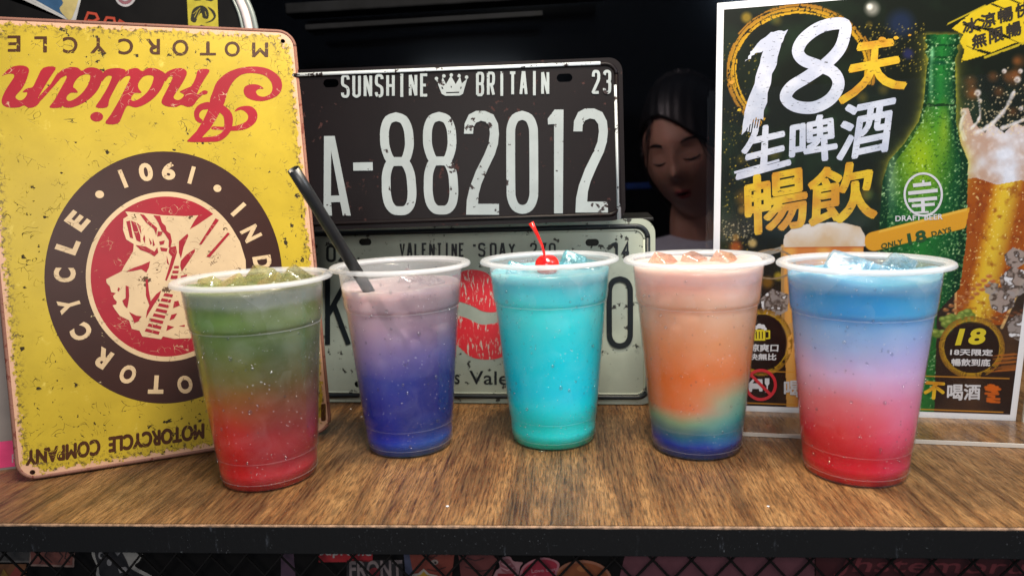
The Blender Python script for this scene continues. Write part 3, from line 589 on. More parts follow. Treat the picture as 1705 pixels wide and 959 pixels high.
# bottle
bo = [(1543,58),(1597,58),(1598,72),(1593,78),(1596,86),(1590,98),(1592,170),(1592,205),(1600,240),(1612,268),(1609,400),(1598,480),(1560,520),(1555,700),(1455,700),(1458,520),(1462,400),(1470,300),(1480,268),(1505,240),(1530,202),(1538,170),(1545,98),(1540,86),(1545,78),(1540,70)]
b_ = inside(bo); xl_ = np.interp(V, [58, 98, 170, 202, 240, 268, 300, 400, 700], [1543, 1545, 1538, 1530, 1505, 1480, 1470, 1462, 1455]); xr_ = np.interp(V, [58, 98, 170, 205, 240, 268, 400, 480], [1597, 1590, 1592, 1592, 1600, 1612, 1609, 1598]); cxn = (xl_+xr_)/2; wn = (xr_-xl_)/2; e_ = np.clip(np.abs(U-cxn)/wn, 0, 1)
gd = np.abs(U-cxn)-wn; put(np.exp(-np.clip(gd, 0, 99)/7)*np.clip((V-52)/10, 0, 1)*np.clip((340-V)/70, 0, 1)*(.35+.5*n2), c3(190, 186, 56))
put(b_, c3(18, 64, 34)); put(b_*np.clip(1-e_*1.25, 0, 1), c3(34, 110, 44)); gl2 = disc(1532, 262, 62, .9, 110)*b_; put(gl2*.9, c3(150, 176, 20)); put(b_*(e_ > .82)*.65, c3(10, 40, 22)); put(b_*disc(1572, 215, 14, .9, 60)*.5, c3(170, 190, 30))
put(b_*(np.abs(V-76) < 2)*.6, c3(6, 40, 20)); put(b_*(np.abs(V-96) < 2)*.6, c3(6, 40, 20)); put(b_*disc(1567, 105, 16, .8, 6)*.6, c3(10, 40, 40)); put(b_*(np.abs(V-174-n2*3) < 2.2)*.8, c3(8, 30, 12))
put(b_*(n3 > .66)*np.clip(e_*1.4-.05, 0, 1)*.45, c3(150, 196, 120)); put(b_*(n3 > .80)*.6, c3(210, 230, 180)); put(b_*(n3 < .26)*.45, c3(8, 46, 20)); put(b_*disc(1485, 300, 14, .9, 70)*.35, c3(200, 225, 190)); put(b_*disc(1552, 90, 5, .9, 16)*.7, c3(150, 220, 160)); put(b_*disc(1550, 130, 5, .9, 50)*.4, c3(150, 220, 160))
put(seg(1455, 402, 1614, 362, 32, 1)*inside([(1440, 340), (1616, 340), (1606, 385), (1598, 440), (1440, 440)]), c3(206, 146, 40)); put(seg(1455, 388, 1614, 348, 4)*.5*b_, c3(230, 190, 90))
# wheat and hops
for k in range(9):
    for s_ in (-1, 1): put(disc(1578+k*9+s_*3, 520-k*7+s_*4, 7, .5, 4)*.9, c3(150+k*3, 96, 56)); put(disc(1576+k*9+s_*3, 518-k*7+s_*4, 3, .6, 1.6)*.8, c3(206, 150, 96))
for k in range(14): put(disc(1630+k*6, 535-k*1.5+(k % 2)*4, 6, .6, 3)*.8, c3(110, 66, 42))
for k in range(26):
    a = r_.uniform(0, 1); x = 1560+a*56+r_.uniform(-6, 6); y = 548-a*20+r_.uniform(-14, 16); put(disc(x, y, 9, .3, 6), c3(92, 112, 44)); put(disc(x-1.5, y-1.5, 7, .8, 4)*.8, c3(166, 178, 90))
# badges
for x, y, rx, ry_ in ((1268, 570, 44, 48), (1618, 578, 47, 44)):
    put(disc(x, y, rx, .08, ry_)*.95, c3(34, 22, 20))
    for k in range(4): put((np.abs(np.hypot((U-x)/(rx+k*2.2), (V-y)/(ry_+k*2.2))-1) < .018)*(n2 > .3), c3(170-k*12, 130-k*12, 34))
for y0, y1, x0, x1 in ((617, 627, 1240, 1680), (670, 683, 1230, 1670)): put(seg(x0, y0, x1, y1+3, 1.8)*.9, c3(206, 140, 48))
for k in range(26):
    y = 640+r_.uniform(0, 30); put(seg(1640+r_.uniform(0, 14), y, 1650+r_.uniform(0, 16), y+1, 4)*.9, c3(196, 92, 26))
for k in range(22): y = 590+r_.uniform(0, 30); put(seg(1650+r_.uniform(0, 20), y, 1680+r_.uniform(0, 30), y-3, 1.6)*.6, c3(170, 96, 40))
# banner
bn = inside([(1585, 48), (1620, 20), (1660, 2), (1770, -40), (1770, 70), (1690, 72), (1640, 92), (1600, 104), (1606, 84), (1598, 70), (1604, 58)])*(value_noise((U+V*2.4), (V-U*.4)*9, 60, 9, 2) > .22)
put(bn, c3(196, 168, 32)); put(bn*np.clip((n1-.5)*4, 0, 1)*.6, c3(226, 206, 70)); put(seg(1640, 96, 1760, 52, 4)*(n2 > .35), c3(170, 150, 36)); put(seg(1575, 42, 1640, 10, 2.5)*(n2 > .3), c3(170, 150, 36))
IM = np.clip(IM, 0, 255)/255; LINC = np.where(IM <= 0.04045, IM/12.92, ((IM+0.055)/1.055)**2.4)
idx = np.arange(NX*NY).reshape(NY, NX)
me = bpy.data.meshes.new('printed_picture'); co = np.stack([GX, np.full_like(GX, -0.00012), GZ], -1).reshape(-1, 3).astype(np.float32)
fq = np.stack([idx[:-1, :-1], idx[:-1, 1:], idx[1:, 1:], idx[1:, :-1]], -1).reshape(-1, 4)
me.vertices.add(NX*NY); me.vertices.foreach_set('co', co.ravel()); me.loops.add(fq.size); me.loops.foreach_set('vertex_index', fq.ravel().astype(np.int32)); me.polygons.add(len(fq)); me.polygons.foreach_set('loop_start', np.arange(0, fq.size, 4, dtype=np.int32)); me.update(); me.validate()
ca = me.color_attributes.new('print', 'FLOAT_COLOR', 'POINT'); ca.data.foreach_set('color', np.concatenate([LINC.reshape(-1, 3)*0.76, np.ones((NX*NY, 1))], 1).astype(np.float32).ravel())
t = NT('printed_poster_ink'); at = t.n('Attribute', attribute_name='print'); t.p(Base_Color=at.outputs['Color'], Roughness=0.35); t.b.inputs['Specular IOR Level'].default_value = 0.12; M['ink'] = t.m
M['paper'] = plain('poster_paper', (0.60, 0.60, 0.63, 1), 0.5, 0, 0.02)
slab('paper_sheet', FP, [rrect(0, 0, PW, PH, 0.0005, 2)], M['paper'], rpz, 0, 0.0003)
link('printed_picture', me, M['ink'], rpz)
def brushmat(name, c1, c2, cut=0.62):
    c1, c2 = (tuple(x*0.74 for x in q[:3])+(1,) for q in (c1, c2))
    t = NT(name); st = t.noise(1, 4, .7, t.map((260, 1, 900), rot=(0, -0.9, 0)), .5)
    col = t.mix(t.step(t.noise(45, 4), .4, .6), c1, c2); f = t.step(st, cut, cut+.02); t.p(Base_Color=t.mix(f, col, lin(40, 38, 24)), Roughness=.35); return t.m
M['bw'] = brushmat('white_brush_ink', lin(206, 208, 222), lin(186, 190, 208)); M['by'] = brushmat('gold_brush_ink', lin(214, 176, 34), lin(196, 134, 26)); M['bg'] = plain('dark_green_ink', lin(24, 60, 28), .35, 0, .1)
M['bd'] = plain('black_ink', lin(34, 28, 20), .35, 0, .1); M['bwh'] = plain('white_ink', lin(180, 178, 182), .35, 0, .05); M['bye'] = plain('yellow_ink', lin(180, 162, 32), .35, 0, .08); M['bre'] = plain('red_ink', lin(176, 38, 46), .35, 0, .05)
z5 = lambda L: [(1160+x/2.398, y/2.398) for x, y in L]
def rough(poly, amp, n=5):
    out = []
    for i in range(len(poly)):
        a, b = poly[i], poly[(i+1) % len(poly)]
        for k in range(n): t = k/n; out.append((a[0]*(1-t)+b[0]*t+random.uniform(-amp, amp), a[1]*(1-t)+b[1]*t+random.uniform(-amp, amp)))
    return out
d = Draw(FP, -0.00027)
d.poly([z5(rough([(295,128),(362,122),(336,190),(302,300),(262,480),(232,470),(182,540),(192,450),(232,330),(262,205),(228,222),(192,250),(215,212),(250,172)], 4))])
e8 = smooth([(590,100),(535,98),(478,118),(425,160),(404,205),(425,240),(480,262),(545,290),(566,338),(535,395),(468,430),(395,425),(356,392),(376,350),(435,312),(508,262),(565,205),(588,150)], 5)
d.build('digit', M['bw'], rpz); d = Draw(FP, -0.0003)
d.stroke(z5(e8), 20, True); d.build('digit', M['bw'], rpz); d = Draw(FP, -0.00033)
for i in range(7): x = 200+i*9; d.stroke(z5([(x, 430+i*6), (x-14, 520+i*3)]), 2.0)
d.build('brush_streaks', M['bw'], rpz, kind='stuff')
for ch, q in (('生', ((200,520),(350,490),(372,655),(160,715))), ('啤', ((378,486),(548,452),(560,630),(372,662))), ('酒', ((590,425),(792,386),(766,600),(556,645)))):
    d = Draw(FP, -0.00027); d.fat(ch, z5(q), 2.3)
    if ch == '生': d.stroke(z5([(160,700),(250,672)]), 5); d.stroke(z5([(150,690),(330,640)]), 4)
    d.build('character', M['bw'], rpz)
for ch, q in (('天', ((640,180),(790,160),(838,350),(565,415))), ('暢', ((195,712),(432,664),(440,900),(200,940))), ('飲', ((452,686),(700,632),(718,866),(440,905)))):
    d = Draw(FP, -0.00027); d.fat(ch, z5(q), 2.8); d.build('character', M['by'], rpz)
d = Draw(FP, -0.0003)
for x, y, r in ((740, 160, 12), (795, 153, 8), (700, 175, 6), (140, 330, 8), (170, 440, 6), (850, 142, 5)): d.poly([z5(rough(ellipse(x, y, r*1.3, r, 10), 1.5, 1))])
d.build('ink_splashes', M['by'], rpz, kind='stuff')
zz6 = lambda L: [(1160+x/2.398, 380+y/2.398) for x, y in L]
def qbox(x0, y0, x1, y1, s0=0, s1=0): return [(x0, y0), (x1, y0+s0), (x1, y1+s0), (x0, y1)]
z7 = lambda L: [(1550+x/3.69, y/3.69) for x, y in L]
d = Draw(FP, -0.00027)
for i, ch in enumerate('冰涼暢快'): x = 195+i*108; y = 130-i*33; d = Draw(FP, -0.00027); d.fat(ch, z7([(x, y), (x+88, y-26), (x+92, y+60), (x+2, y+84)]), .9); d.build('character', M['bd'], rpz)
for i, ch in enumerate('無限暢飲'): x = 252+i*106; y = 222-i*34; d = Draw(FP, -0.00027); d.fat(ch, z7([(x, y), (x+84, y-26), (x+90, y+58), (x+2, y+84)]), .9); d.build('character', M['bd'], rpz)
d = Draw(FP, -0.00027)
R_ = ellipse(1537, 324, 31, 35, 40); d.stroke(R_, 3.6, True)
for a in (((1520,309),(1550,306),6), ((1512,322),(1561,317),6), ((1512,334),(1560,330),6), ((1518,343),(1556,340),5), ((1536,330),(1537,352),6), ((1537,300),(1537,308),4), ((1522,354),(1546,353),3)): d.stroke(a[:2], a[2])
d.build('logo', M['bwh'], rpz); d = Draw(FP, -0.00027)
d.text('DRAFT BEER', z5([(793,862),(982,854),(982,876),(793,884)]), .02)
d.build('lettering', M['bwh'], rpz)
d = Draw(FP, -0.00027)
d.text('ONLY', zz6([(735,62),(822,42),(824,62),(737,84)]), .03); d.build('lettering', M['bg'], rpz); d = Draw(FP, -0.00027); d.text('18', zz6([(838,22),(912,4),(920,52),(846,68)]), .035); d.build('lettering', M['bg'], rpz); d = Draw(FP, -0.00027); d.text('DAYS', zz6([(935,14),(1014,-6),(1018,14),(939,34)]), .03)
d.build('lettering', M['bg'], rpz)
d = Draw(FP, -0.00027)
d.text('18', zz6([(1050,400),(1160,398),(1148,462),(1030,468)]), .04); d.build('lettering', M['bye'], rpz); d = Draw(FP, -0.00027)
d.poly([zz6(qbox(228,404,274,448)), zz6([(236,412),(240,412),(240,440),(236,440)]), zz6([(248,412),(252,412),(252,440),(248,440)]), zz6([(260,412),(264,412),(264,440),(260,440)])]); d.stroke(zz6([(276,410),(290,410),(290,438),(276,440)]), 2.6)
d.build('mug_icon', M['bye'], rpz)
d = Draw(FP, -0.00027)
d.fat('18天限定', zz6([(1014,480),(1182,484),(1180,508),(1012,506)]), .5); d.build('lettering', M['bwh'], rpz); d = Draw(FP, -0.00027); d.fat('暢飲到底', zz6([(1018,520),(1172,522),(1170,550),(1018,548)]), .5)
d.build('lettering', M['bwh'], rpz); d = Draw(FP, -0.00027); d.fat('冰涼爽口', zz6([(172,462),(326,462),(324,492),(172,490)]), .5); d.build('lettering', M['bwh'], rpz); d = Draw(FP, -0.00027); d.fat('暢快無比', zz6([(172,500),(318,500),(316,526),(172,524)]), .5)
d.build('lettering', M['bwh'], rpz); d = Draw(FP, -0.00027); d.fat('喝酒不開車', zz6([(350,606),(700,604),(700,668),(350,672)]), .8); d.build('lettering', M['bwh'], rpz); d = Draw(FP, -0.00027); d.fat('喝酒', zz6([(1002,622),(1132,624),(1130,682),(1000,686)]), .8)
d.build('lettering', M['bwh'], rpz); d = Draw(FP, -0.00027)
for x, y, r in ((236,396,9),(250,390,10),(264,393,10),(274,402,6)): d.poly([zz6(ellipse(x, y, r, r, 14))])
d.poly([zz6([(205,622),(225,600),(262,602),(264,636),(262,650),(250,650),(248,640),(222,640),(220,652),(208,652)]), zz6([(222,618),(232,606),(250,608),(252,618)])]); d.poly([zz6([(272,598),(290,598),(290,620),(284,628),(283,648),(292,654),(272,654),(279,648),(279,628),(272,620)])])
d.build('sign_icons', M['bwh'], rpz, kind='stuff')
d = Draw(FP, -0.00027); d.fat('不', zz6([(914,612),(990,618),(985,678),(905,680)]), 1.6); d.build('lettering', M['by'], rpz)
d = Draw(FP, -0.0004); d.stroke(zz6(ellipse(256, 624, 58, 58, 40)), 5, True); d.stroke(zz6([(216,584),(296,664)]), 5); d.build('forbidden_sign', M['bre'], rpz)
# acrylic stand
def acrylic():
    t = NT('clear_acrylic'); tr = t.n('BsdfTransparent', i_0=(0.985, 0.99, 0.99, 1)); gl = t.n('BsdfGlossy', i_Color=(0.9, 0.95, 1, 1), i_Roughness=0.16)
    mx = t.n('MixShader'); t.set(mx, '0', t.fres(0.012, 0.35, 5.0)); t.t.links.new(tr.outputs[0], mx.inputs[1]); t.t.links.new(gl.outputs[0], mx.inputs[2]); t.t.links.new(mx.outputs[0], t.out.inputs[0]); return t.m
M['acr'] = acrylic()
def edgem():
    t = NT('bright_acrylic_edge'); t.p(Base_Color=(0.62, 0.58, 0.52, 1), Roughness=0.25, Transmission_Weight=0.35); return t.m
M['acre'] = edgem()
st = FP.root('acrylic_stand', label='clear acrylic sign stand with flat foot, holding the draft beer poster', cat='sign stand')
box('front_sheet', (-0.0045, -0.0032, -0.003), (PW+0.003, -0.0012, 0.240), M['acr'], st)
box('sheet_edge', (-0.0057, -0.0033, -0.003), (-0.0046, -0.0011, 0.236), M['acr'], st)
box('sheet_edge', (-0.004, -0.0034, -0.0044), (PW+0.0025, -0.0008, -0.0032), M['acre'], st)
box('sheet_edge', (PW+0.0031, -0.0033, -0.003), (PW+0.0042, -0.0011, 0.240), M['acre'], st)
bw = FP.mw; a = bw @ Vector((0, 0, 0)); b = bw @ Vector((PW, 0, 0)); yw = Vector((-FP.u.y, FP.u.x, 0)).normalized()
FT = Matrix(((FP.u.x, -FP.u.y, 0, FP.o.x), (FP.u.y, FP.u.x, 0, FP.o.y), (0, 0, 1, 0), (0, 0, 0, 1)))
iv = FP.mw.inverted() @ FT
def foot_part(name, lo, hi, mat):
    o = box(name, lo, hi, mat, st); o.data.transform(iv); return o
foot_part('foot', (-0.003, -0.0545, 0.0004), (PW+0.003, -0.0005, 0.0026), M['acr'])
foot_part('foot_edge', (-0.003, -0.0560, 0.0003), (PW+0.003, -0.0546, 0.0027), M['acre'])
# ------------------------------------------------------------------ cups
CH_, RB, HS, RS = 0.1282, 0.0295, 0.0986, 0.03845
CUPS = [(-0.1594, 0.4332), (-0.0754, 0.4792), (0.0262, 0.4835), (0.1212, 0.4578), (0.2056, 0.4108)]
TH = 0.00045
def plastic(name, haze=0.20, tint=(0.98, 0.985, 0.99, 1)):
    t = NT(name); drop = t.n('TexVoronoi'); t.set(drop, 'Scale', 650.0); t.set(drop, 'Vector', t.tc.outputs['Object'])
    dm = t.step(drop.outputs['Distance'], 0.45, 0.05); nb = t.math('MULTIPLY', dm, t.step(t.noise(30, 4), 0.42, 0.60)); bp = t.n('Bump', i_Strength=0.55, i_Distance=0.0004); t.set(bp, 'Height', nb)
    tr = t.n('BsdfTransparent', i_0=tint); df = t.n('BsdfDiffuse', i_0=(0.86, 0.88, 0.92, 1)); tl = t.n('BsdfTranslucent', i_0=(0.86, 0.88, 0.92, 1)); gl = t.n('BsdfGlossy', i_Color=(1, 1, 1, 1), i_Roughness=0.10)
    for x in (gl, ): t.t.links.new(bp.outputs[0], x.inputs['Normal'])
    fr = t.fres(0.010, 0.40, 4.0, bp.outputs[0])
    a = t.n('MixShader', i_0=0.45); t.t.links.new(df.outputs[0], a.inputs[1]); t.t.links.new(tl.outputs[0], a.inputs[2])
    b = t.n('MixShader'); t.set(b, '0', t.math('ADD', t.math('MULTIPLY', t.step(t.noise(25, 4), 0.3, 0.7, 0.75, 1.25), haze), t.step(t.math('ADD', t.xyz()[2], t.math('MULTIPLY', t.noise(30, 3), 0.01)), 0.117, 0.1225, 0.0, 0.16))); t.t.links.new(tr.outputs[0], b.inputs[1]); t.t.links.new(a.outputs[0], b.inputs[2])
    c = t.n('MixShader'); t.set(c, '0', fr); t.t.links.new(b.outputs[0], c.inputs[1]); t.t.links.new(gl.outputs[0], c.inputs[2]); t.t.links.new(c.outputs[0], t.out.inputs[0]); return t.m
M['cup'] = plastic('frosted_cup_plastic', 0.012); M['rim'] = plastic('frosted_rim_plastic', 0.20); M['upper'] = plastic('misted_cup_plastic', 0.20)
def wet():
    t = NT('water_drop'); tr = t.n('BsdfTransparent', i_0=(0.91, 0.92, 0.93, 1)); gl = t.n('BsdfGlossy', i_Roughness=0.07, i_Color=(1, 1, 1, 1)); mx = t.n('MixShader'); t.set(mx, '0', t.fres(0.07, 0.22, 3.0)); t.t.links.new(tr.outputs[0], mx.inputs[1]); t.t.links.new(gl.outputs[0], mx.inputs[2]); t.t.links.new(mx.outputs[0], t.out.inputs[0]); return t.m
M['drop'] = wet()
def outer(z):
    pts = [(0, RB-0.0012), (0.0012, RB-0.0004), (0.0045, RB), (0.0047, RB+0.0004), (0.018, RB+0.0014), (0.0183, RB+0.0017), (HS, RS), (HS+0.0002, RS+0.0005), (HS+0.003, RS+0.0012), (CH_-0.004, 0.0414)]
    return float(np.interp(z, [p[0] for p in pts], [p[1] for p in pts]))
ZS = [0, 0.0006, 0.0012, 0.0045, 0.0047, 0.010, 0.0178, 0.0183, 0.03, 0.05, 0.07, 0.09, HS-0.0004, HS, HS+0.0006, HS+0.003, 0.108, 0.114, 0.120, CH_-0.004]
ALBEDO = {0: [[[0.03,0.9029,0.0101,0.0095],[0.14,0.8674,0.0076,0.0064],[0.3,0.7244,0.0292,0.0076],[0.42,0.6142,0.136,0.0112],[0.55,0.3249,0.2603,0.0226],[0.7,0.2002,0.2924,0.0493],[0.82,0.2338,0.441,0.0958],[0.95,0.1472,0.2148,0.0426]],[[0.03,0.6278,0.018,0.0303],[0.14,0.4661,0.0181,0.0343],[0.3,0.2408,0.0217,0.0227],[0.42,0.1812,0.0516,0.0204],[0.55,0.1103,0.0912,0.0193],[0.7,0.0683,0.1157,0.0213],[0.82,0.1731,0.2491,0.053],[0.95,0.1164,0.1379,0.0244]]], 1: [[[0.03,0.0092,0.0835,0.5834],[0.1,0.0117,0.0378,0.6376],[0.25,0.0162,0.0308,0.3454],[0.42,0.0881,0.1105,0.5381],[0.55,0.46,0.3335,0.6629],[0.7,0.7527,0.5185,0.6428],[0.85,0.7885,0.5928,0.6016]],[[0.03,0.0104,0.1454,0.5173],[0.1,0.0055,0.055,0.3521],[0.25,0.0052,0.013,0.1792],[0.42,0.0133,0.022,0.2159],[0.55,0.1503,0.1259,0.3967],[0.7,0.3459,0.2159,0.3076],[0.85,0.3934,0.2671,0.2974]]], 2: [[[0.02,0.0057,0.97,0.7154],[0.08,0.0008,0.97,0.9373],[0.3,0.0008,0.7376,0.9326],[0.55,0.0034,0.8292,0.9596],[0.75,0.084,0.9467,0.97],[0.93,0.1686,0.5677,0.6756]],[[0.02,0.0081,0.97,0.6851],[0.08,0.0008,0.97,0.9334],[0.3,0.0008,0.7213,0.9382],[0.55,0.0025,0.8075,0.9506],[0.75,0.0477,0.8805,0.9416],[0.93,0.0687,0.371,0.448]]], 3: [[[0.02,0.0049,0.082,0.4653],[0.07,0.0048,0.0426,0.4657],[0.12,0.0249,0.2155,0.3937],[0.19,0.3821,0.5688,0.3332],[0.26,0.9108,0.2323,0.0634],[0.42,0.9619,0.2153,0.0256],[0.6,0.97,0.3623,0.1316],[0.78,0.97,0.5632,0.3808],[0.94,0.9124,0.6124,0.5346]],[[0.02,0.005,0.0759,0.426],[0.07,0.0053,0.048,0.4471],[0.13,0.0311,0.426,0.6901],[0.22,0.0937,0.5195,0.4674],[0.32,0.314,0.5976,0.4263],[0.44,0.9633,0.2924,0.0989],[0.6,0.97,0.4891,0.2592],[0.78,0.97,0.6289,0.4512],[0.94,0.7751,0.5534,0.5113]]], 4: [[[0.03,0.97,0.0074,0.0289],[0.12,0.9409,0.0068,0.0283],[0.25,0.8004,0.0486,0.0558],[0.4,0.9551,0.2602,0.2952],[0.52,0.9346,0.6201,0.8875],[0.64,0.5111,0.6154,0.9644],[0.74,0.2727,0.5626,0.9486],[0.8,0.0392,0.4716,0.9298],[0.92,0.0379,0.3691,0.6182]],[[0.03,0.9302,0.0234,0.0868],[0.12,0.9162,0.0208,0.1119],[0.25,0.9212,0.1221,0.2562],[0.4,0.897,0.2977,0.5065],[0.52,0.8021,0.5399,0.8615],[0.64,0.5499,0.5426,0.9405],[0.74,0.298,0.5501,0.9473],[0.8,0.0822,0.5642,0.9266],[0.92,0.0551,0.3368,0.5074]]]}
def make_cup(i, name_label, level, trans=0.0, warp=0.006, wav=0.0008):
    x, y = CUPS[i]; r = empty('drink_cup', loc=(x, y, 0.0004), label=name_label, cat='cup', group='five layered drinks in plastic cups on the shelf')
    zs = [z for z in ZS]
    prof = [(0.0001, 0.0)]+[(outer(z), z) for z in zs]+[(outer(z)-TH, z) for z in reversed(zs) if z > 0.0007]+[(0.0001, 0.0009)]
    lathe('cup_wall', prof, M['cup'], r)
    H = CH_; zt = H-0.004
    rimp = [(0.0414, zt+0.0001), (0.0415, H-0.0012), (0.0424, H-0.0004), (0.0446, H-0.0003), (0.0462, H), (0.0473, H-0.0007), (0.0477, H-0.0019), (0.0473, H-0.0027), (0.0463, H-0.0030), (0.0453, H-0.0025), (0.0449, H-0.0016), (0.0430, H-0.0013), (0.0421, H-0.0016), (0.0419, zt+0.0001), (0.0414, zt+0.0001)]
    lathe('rim', rimp, M['rim'], r)
    for nm, z0, rr0, w0 in (('step_ring', HS+0.0001, RS+0.00035, 0.0002), ('base_ring', 0.0183, RB+0.00165, 0.00006), ('base_ring', 0.0047, RB+0.0003, 0.0001)):
        lathe(nm, [(rr0+w0*math.cos(a_), z0+w0*math.sin(a_)) for a_ in [k*math.pi/4 for k in range(9)]], M['rim'], r)
    # liquid: solid of revolution with a wobbly top
    n = 96; vs = []; fs = []; rz = [(0.0, 0.0010), (outer(0.0012)-TH-0.0002, 0.0010)]+[(outer(z)-TH-0.00012, max(z, 0.0012)) for z in zs if 0.0012 < z < level-0.002]
    m = len(rz)
    rr = random.Random(i+5); ph = [rr.uniform(0, 6.28) for _ in range(6)]
    hgt = lambda a, q: level + wav*(math.sin(3*a+ph[0])*q+0.6*math.sin(5*a+ph[1])*q+0.7*math.sin(2*a+ph[2])*q*q+0.5*math.sin(9*q+ph[3])*(1-q)) + 0.0009*max(0, q-0.93)/0.07
    top = [1.0, 0.97, 0.9, 0.8, 0.65, 0.5, 0.33, 0.15]
    for k in range(n):
        a = 2*math.pi*k/n; ca_, sa = math.cos(a), math.sin(a)
        for q, z in rz: vs.append((max(q, 0.0001)*ca_, max(q, 0.0001)*sa, z))
        for q in top:
            z = hgt(a, q); R = (outer(z)-TH-0.00012)*q; vs.append((R*ca_, R*sa, z))
    M_ = m+len(top)
    for k in range(n):
        j = (k+1) % n
        for q in range(M_-1): fs.append((k*M_+q, j*M_+q, j*M_+q+1, k*M_+q+1))
    fs.append(tuple(k*M_+M_-1 for k in range(n))); fs.append(tuple(k*M_ for k in reversed(range(n))))
    t = NT('layered_drink'); X, Y, Z = t.xyz()
    wz = t.math('ADD', Z, t.math('MULTIPLY', t.math('SUBTRACT', t.noise(26, 2, 0.45, None, 0.6), 0.5), warp*2))
    fz = t.math('DIVIDE', wz, 0.128)
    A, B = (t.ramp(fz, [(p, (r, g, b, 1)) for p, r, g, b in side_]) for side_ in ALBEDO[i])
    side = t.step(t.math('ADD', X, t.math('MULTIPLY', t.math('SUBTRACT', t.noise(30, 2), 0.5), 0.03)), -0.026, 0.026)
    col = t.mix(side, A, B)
    fl = t.step(t.noise(45, 4, 0.6, None, 1.5), 0.35, 0.75, 0.0, 0.04); col = t.mix(fl, col, (1, 1, 1, 1))
    vo = t.n('TexVoronoi', feature='SMOOTH_F1', i_Scale=52.0, i_Smoothness=0.35); t.set(vo, 'Vector', t.tc.outputs['Object'])
    chunk = t.math('MULTIPLY', t.step(vo.outputs['Distance'], 0.55, 0.2), t.step(Z, 0.04, 0.10, 0.0, 0.07)); col = t.mix(chunk, col, (1, 1, 1, 1))
    vc = t.n('TexVoronoi', i_Scale=46.0); t.set(vc, 'Vector', t.tc.outputs['Object']); sp_ = t.n('SeparateXYZ'); t.t.links.new(vc.outputs['Color'], sp_.inputs[0])
    fac = t.math('MULTIPLY', sp_.outputs[0], t.step(Z, 0.055, 0.10, 0.0, 0.16)); col = t.mix(t.math('MULTIPLY', fac, t.step(t.noise(30, 2), .35, .6)), col, (1, 1, 1, 1))
    col = t.mix(t.math('MULTIPLY', t.step(t.noise(620, 2, 0.5), 0.70, 0.74), 0.45), col, (1, 1, 1, 1))
    t.p(Base_Color=col, Roughness=0.22, IOR=1.33, Subsurface_Weight=1.0, Subsurface_Scale=0.012); t.b.inputs['Subsurface Radius'].default_value = (1, 0.9, 0.8); t.b.inputs['Specular IOR Level'].default_value = 0.35
    # part of the light goes straight through the drink
    tl = t.n('BsdfTranslucent'); t.set(tl, 'Color', col); mx = t.n('MixShader', i_0=0.12); t.t.links.new(t.b.outputs[0], mx.inputs[1]); t.t.links.new(tl.outputs[0], mx.inputs[2]); last = mx
    trans = trans or 0.0
    if True:
        tr = t.n('BsdfTransparent'); t.set(tr, 'Color', t.mix(0.45, col, (1, 1, 1, 1))); m2 = t.n('MixShader'); t.set(m2, '0', t.step(Z, 0.030, 0.085, 0.08, 0.26+trans)); t.t.links.new(mx.outputs[0], m2.inputs[1]); t.t.links.new(tr.outputs[0], m2.inputs[2]); last = m2
    t.t.links.new(last.outputs[0], t.out.inputs[0])
    me = mesh('drink', vs, fs); bm = bmesh.new(); bm.from_mesh(me); bmesh.ops.recalc_face_normals(bm, faces=bm.faces[:]); bm.to_mesh(me); bm.free()
    link('drink', me, t.m, r, smooth=True)
    bm = bmesh.new(); rr = random.Random(70+i)
    for k in range(16):
        s_ = rr.uniform(0.013, 0.019); zc = rr.uniform(0.045, level-0.011); a_ = rr.uniform(0, 6.28); q_ = rr.uniform(0.3, 1.0)*(outer(zc)-s_*0.66-0.001)
        g_ = bmesh.ops.create_cube(bm, size=1); mt_ = Matrix.Translation((q_*math.cos(a_), q_*math.sin(a_), zc)) @ Matrix.Rotation(rr.uniform(0, 3), 4, 'Z') @ Matrix.Rotation(rr.uniform(0, 3), 4, 'X') @ Matrix.Diagonal((s_*.62, s_*.72, s_*.5, 1))
        bmesh.ops.transform(bm, matrix=mt_, verts=g_['verts'])
    bmesh.ops.bevel(bm, geom=bm.edges[:], offset=0.0014, segments=2, affect='EDGES')
    me = bpy.data.meshes.new('submerged_ice'); bm.to_mesh(me); bm.free()
    ti = NT('submerged_ice'); zi = ti.math('DIVIDE', ti.xyz()[2], 0.128); ci = ti.ramp(zi, [(p, (r, g, b, 1)) for p, r, g, b in ALBEDO[i][0]]); ti.p(Base_Color=ti.mix(0.6, ci, (1, 1, 1, 1)), Roughness=0.1)
    tli = ti.n('BsdfTranslucent'); ti.set(tli, 'Color', ti.mix(0.7, ci, (1, 1, 1, 1))); mi = ti.n('MixShader', i_0=0.5); ti.t.links.new(ti.b.outputs[0], mi.inputs[1]); ti.t.links.new(tli.outputs[0], mi.inputs[2]); ti.t.links.new(mi.outputs[0], ti.out.inputs[0])
    link('submerged_ice', me, ti.m, r, smooth=True, kind='stuff')
    # condensation
    bm = bmesh.new(); rr = random.Random(40+i); cnt = (520, 620, 620, 320, 380)[i]
    for k in range(cnt):
        a = rr.uniform(-math.pi*1.08, 0.08*math.pi); z = 0.004+rr.random()**0.8*0.116; s = 0.00020+0.00045*rr.random()**3+(rr.uniform(0.0004, 0.0008) if rr.random() < 0.07 else 0)
        R = outer(z)+s*0.1; q = Matrix.Translation((R*math.cos(a), R*math.sin(a), z)) @ Matrix.Rotation(a, 4, 'Z') @ Matrix.Diagonal((s*0.55, s, s*rr.uniform(1, 1.35), 1))
        bmesh.ops.create_icosphere(bm, subdivisions=1 if s < .0004 else 2, radius=1, matrix=q)
    me = bpy.data.meshes.new('condensation'); bm.to_mesh(me); bm.free(); link('condensation', me, M['drop'], r, smooth=True, kind='stuff')
    return r
make_cup(0, 'leftmost cup, its drink fading from olive green to bright red at the base', 0.1228)
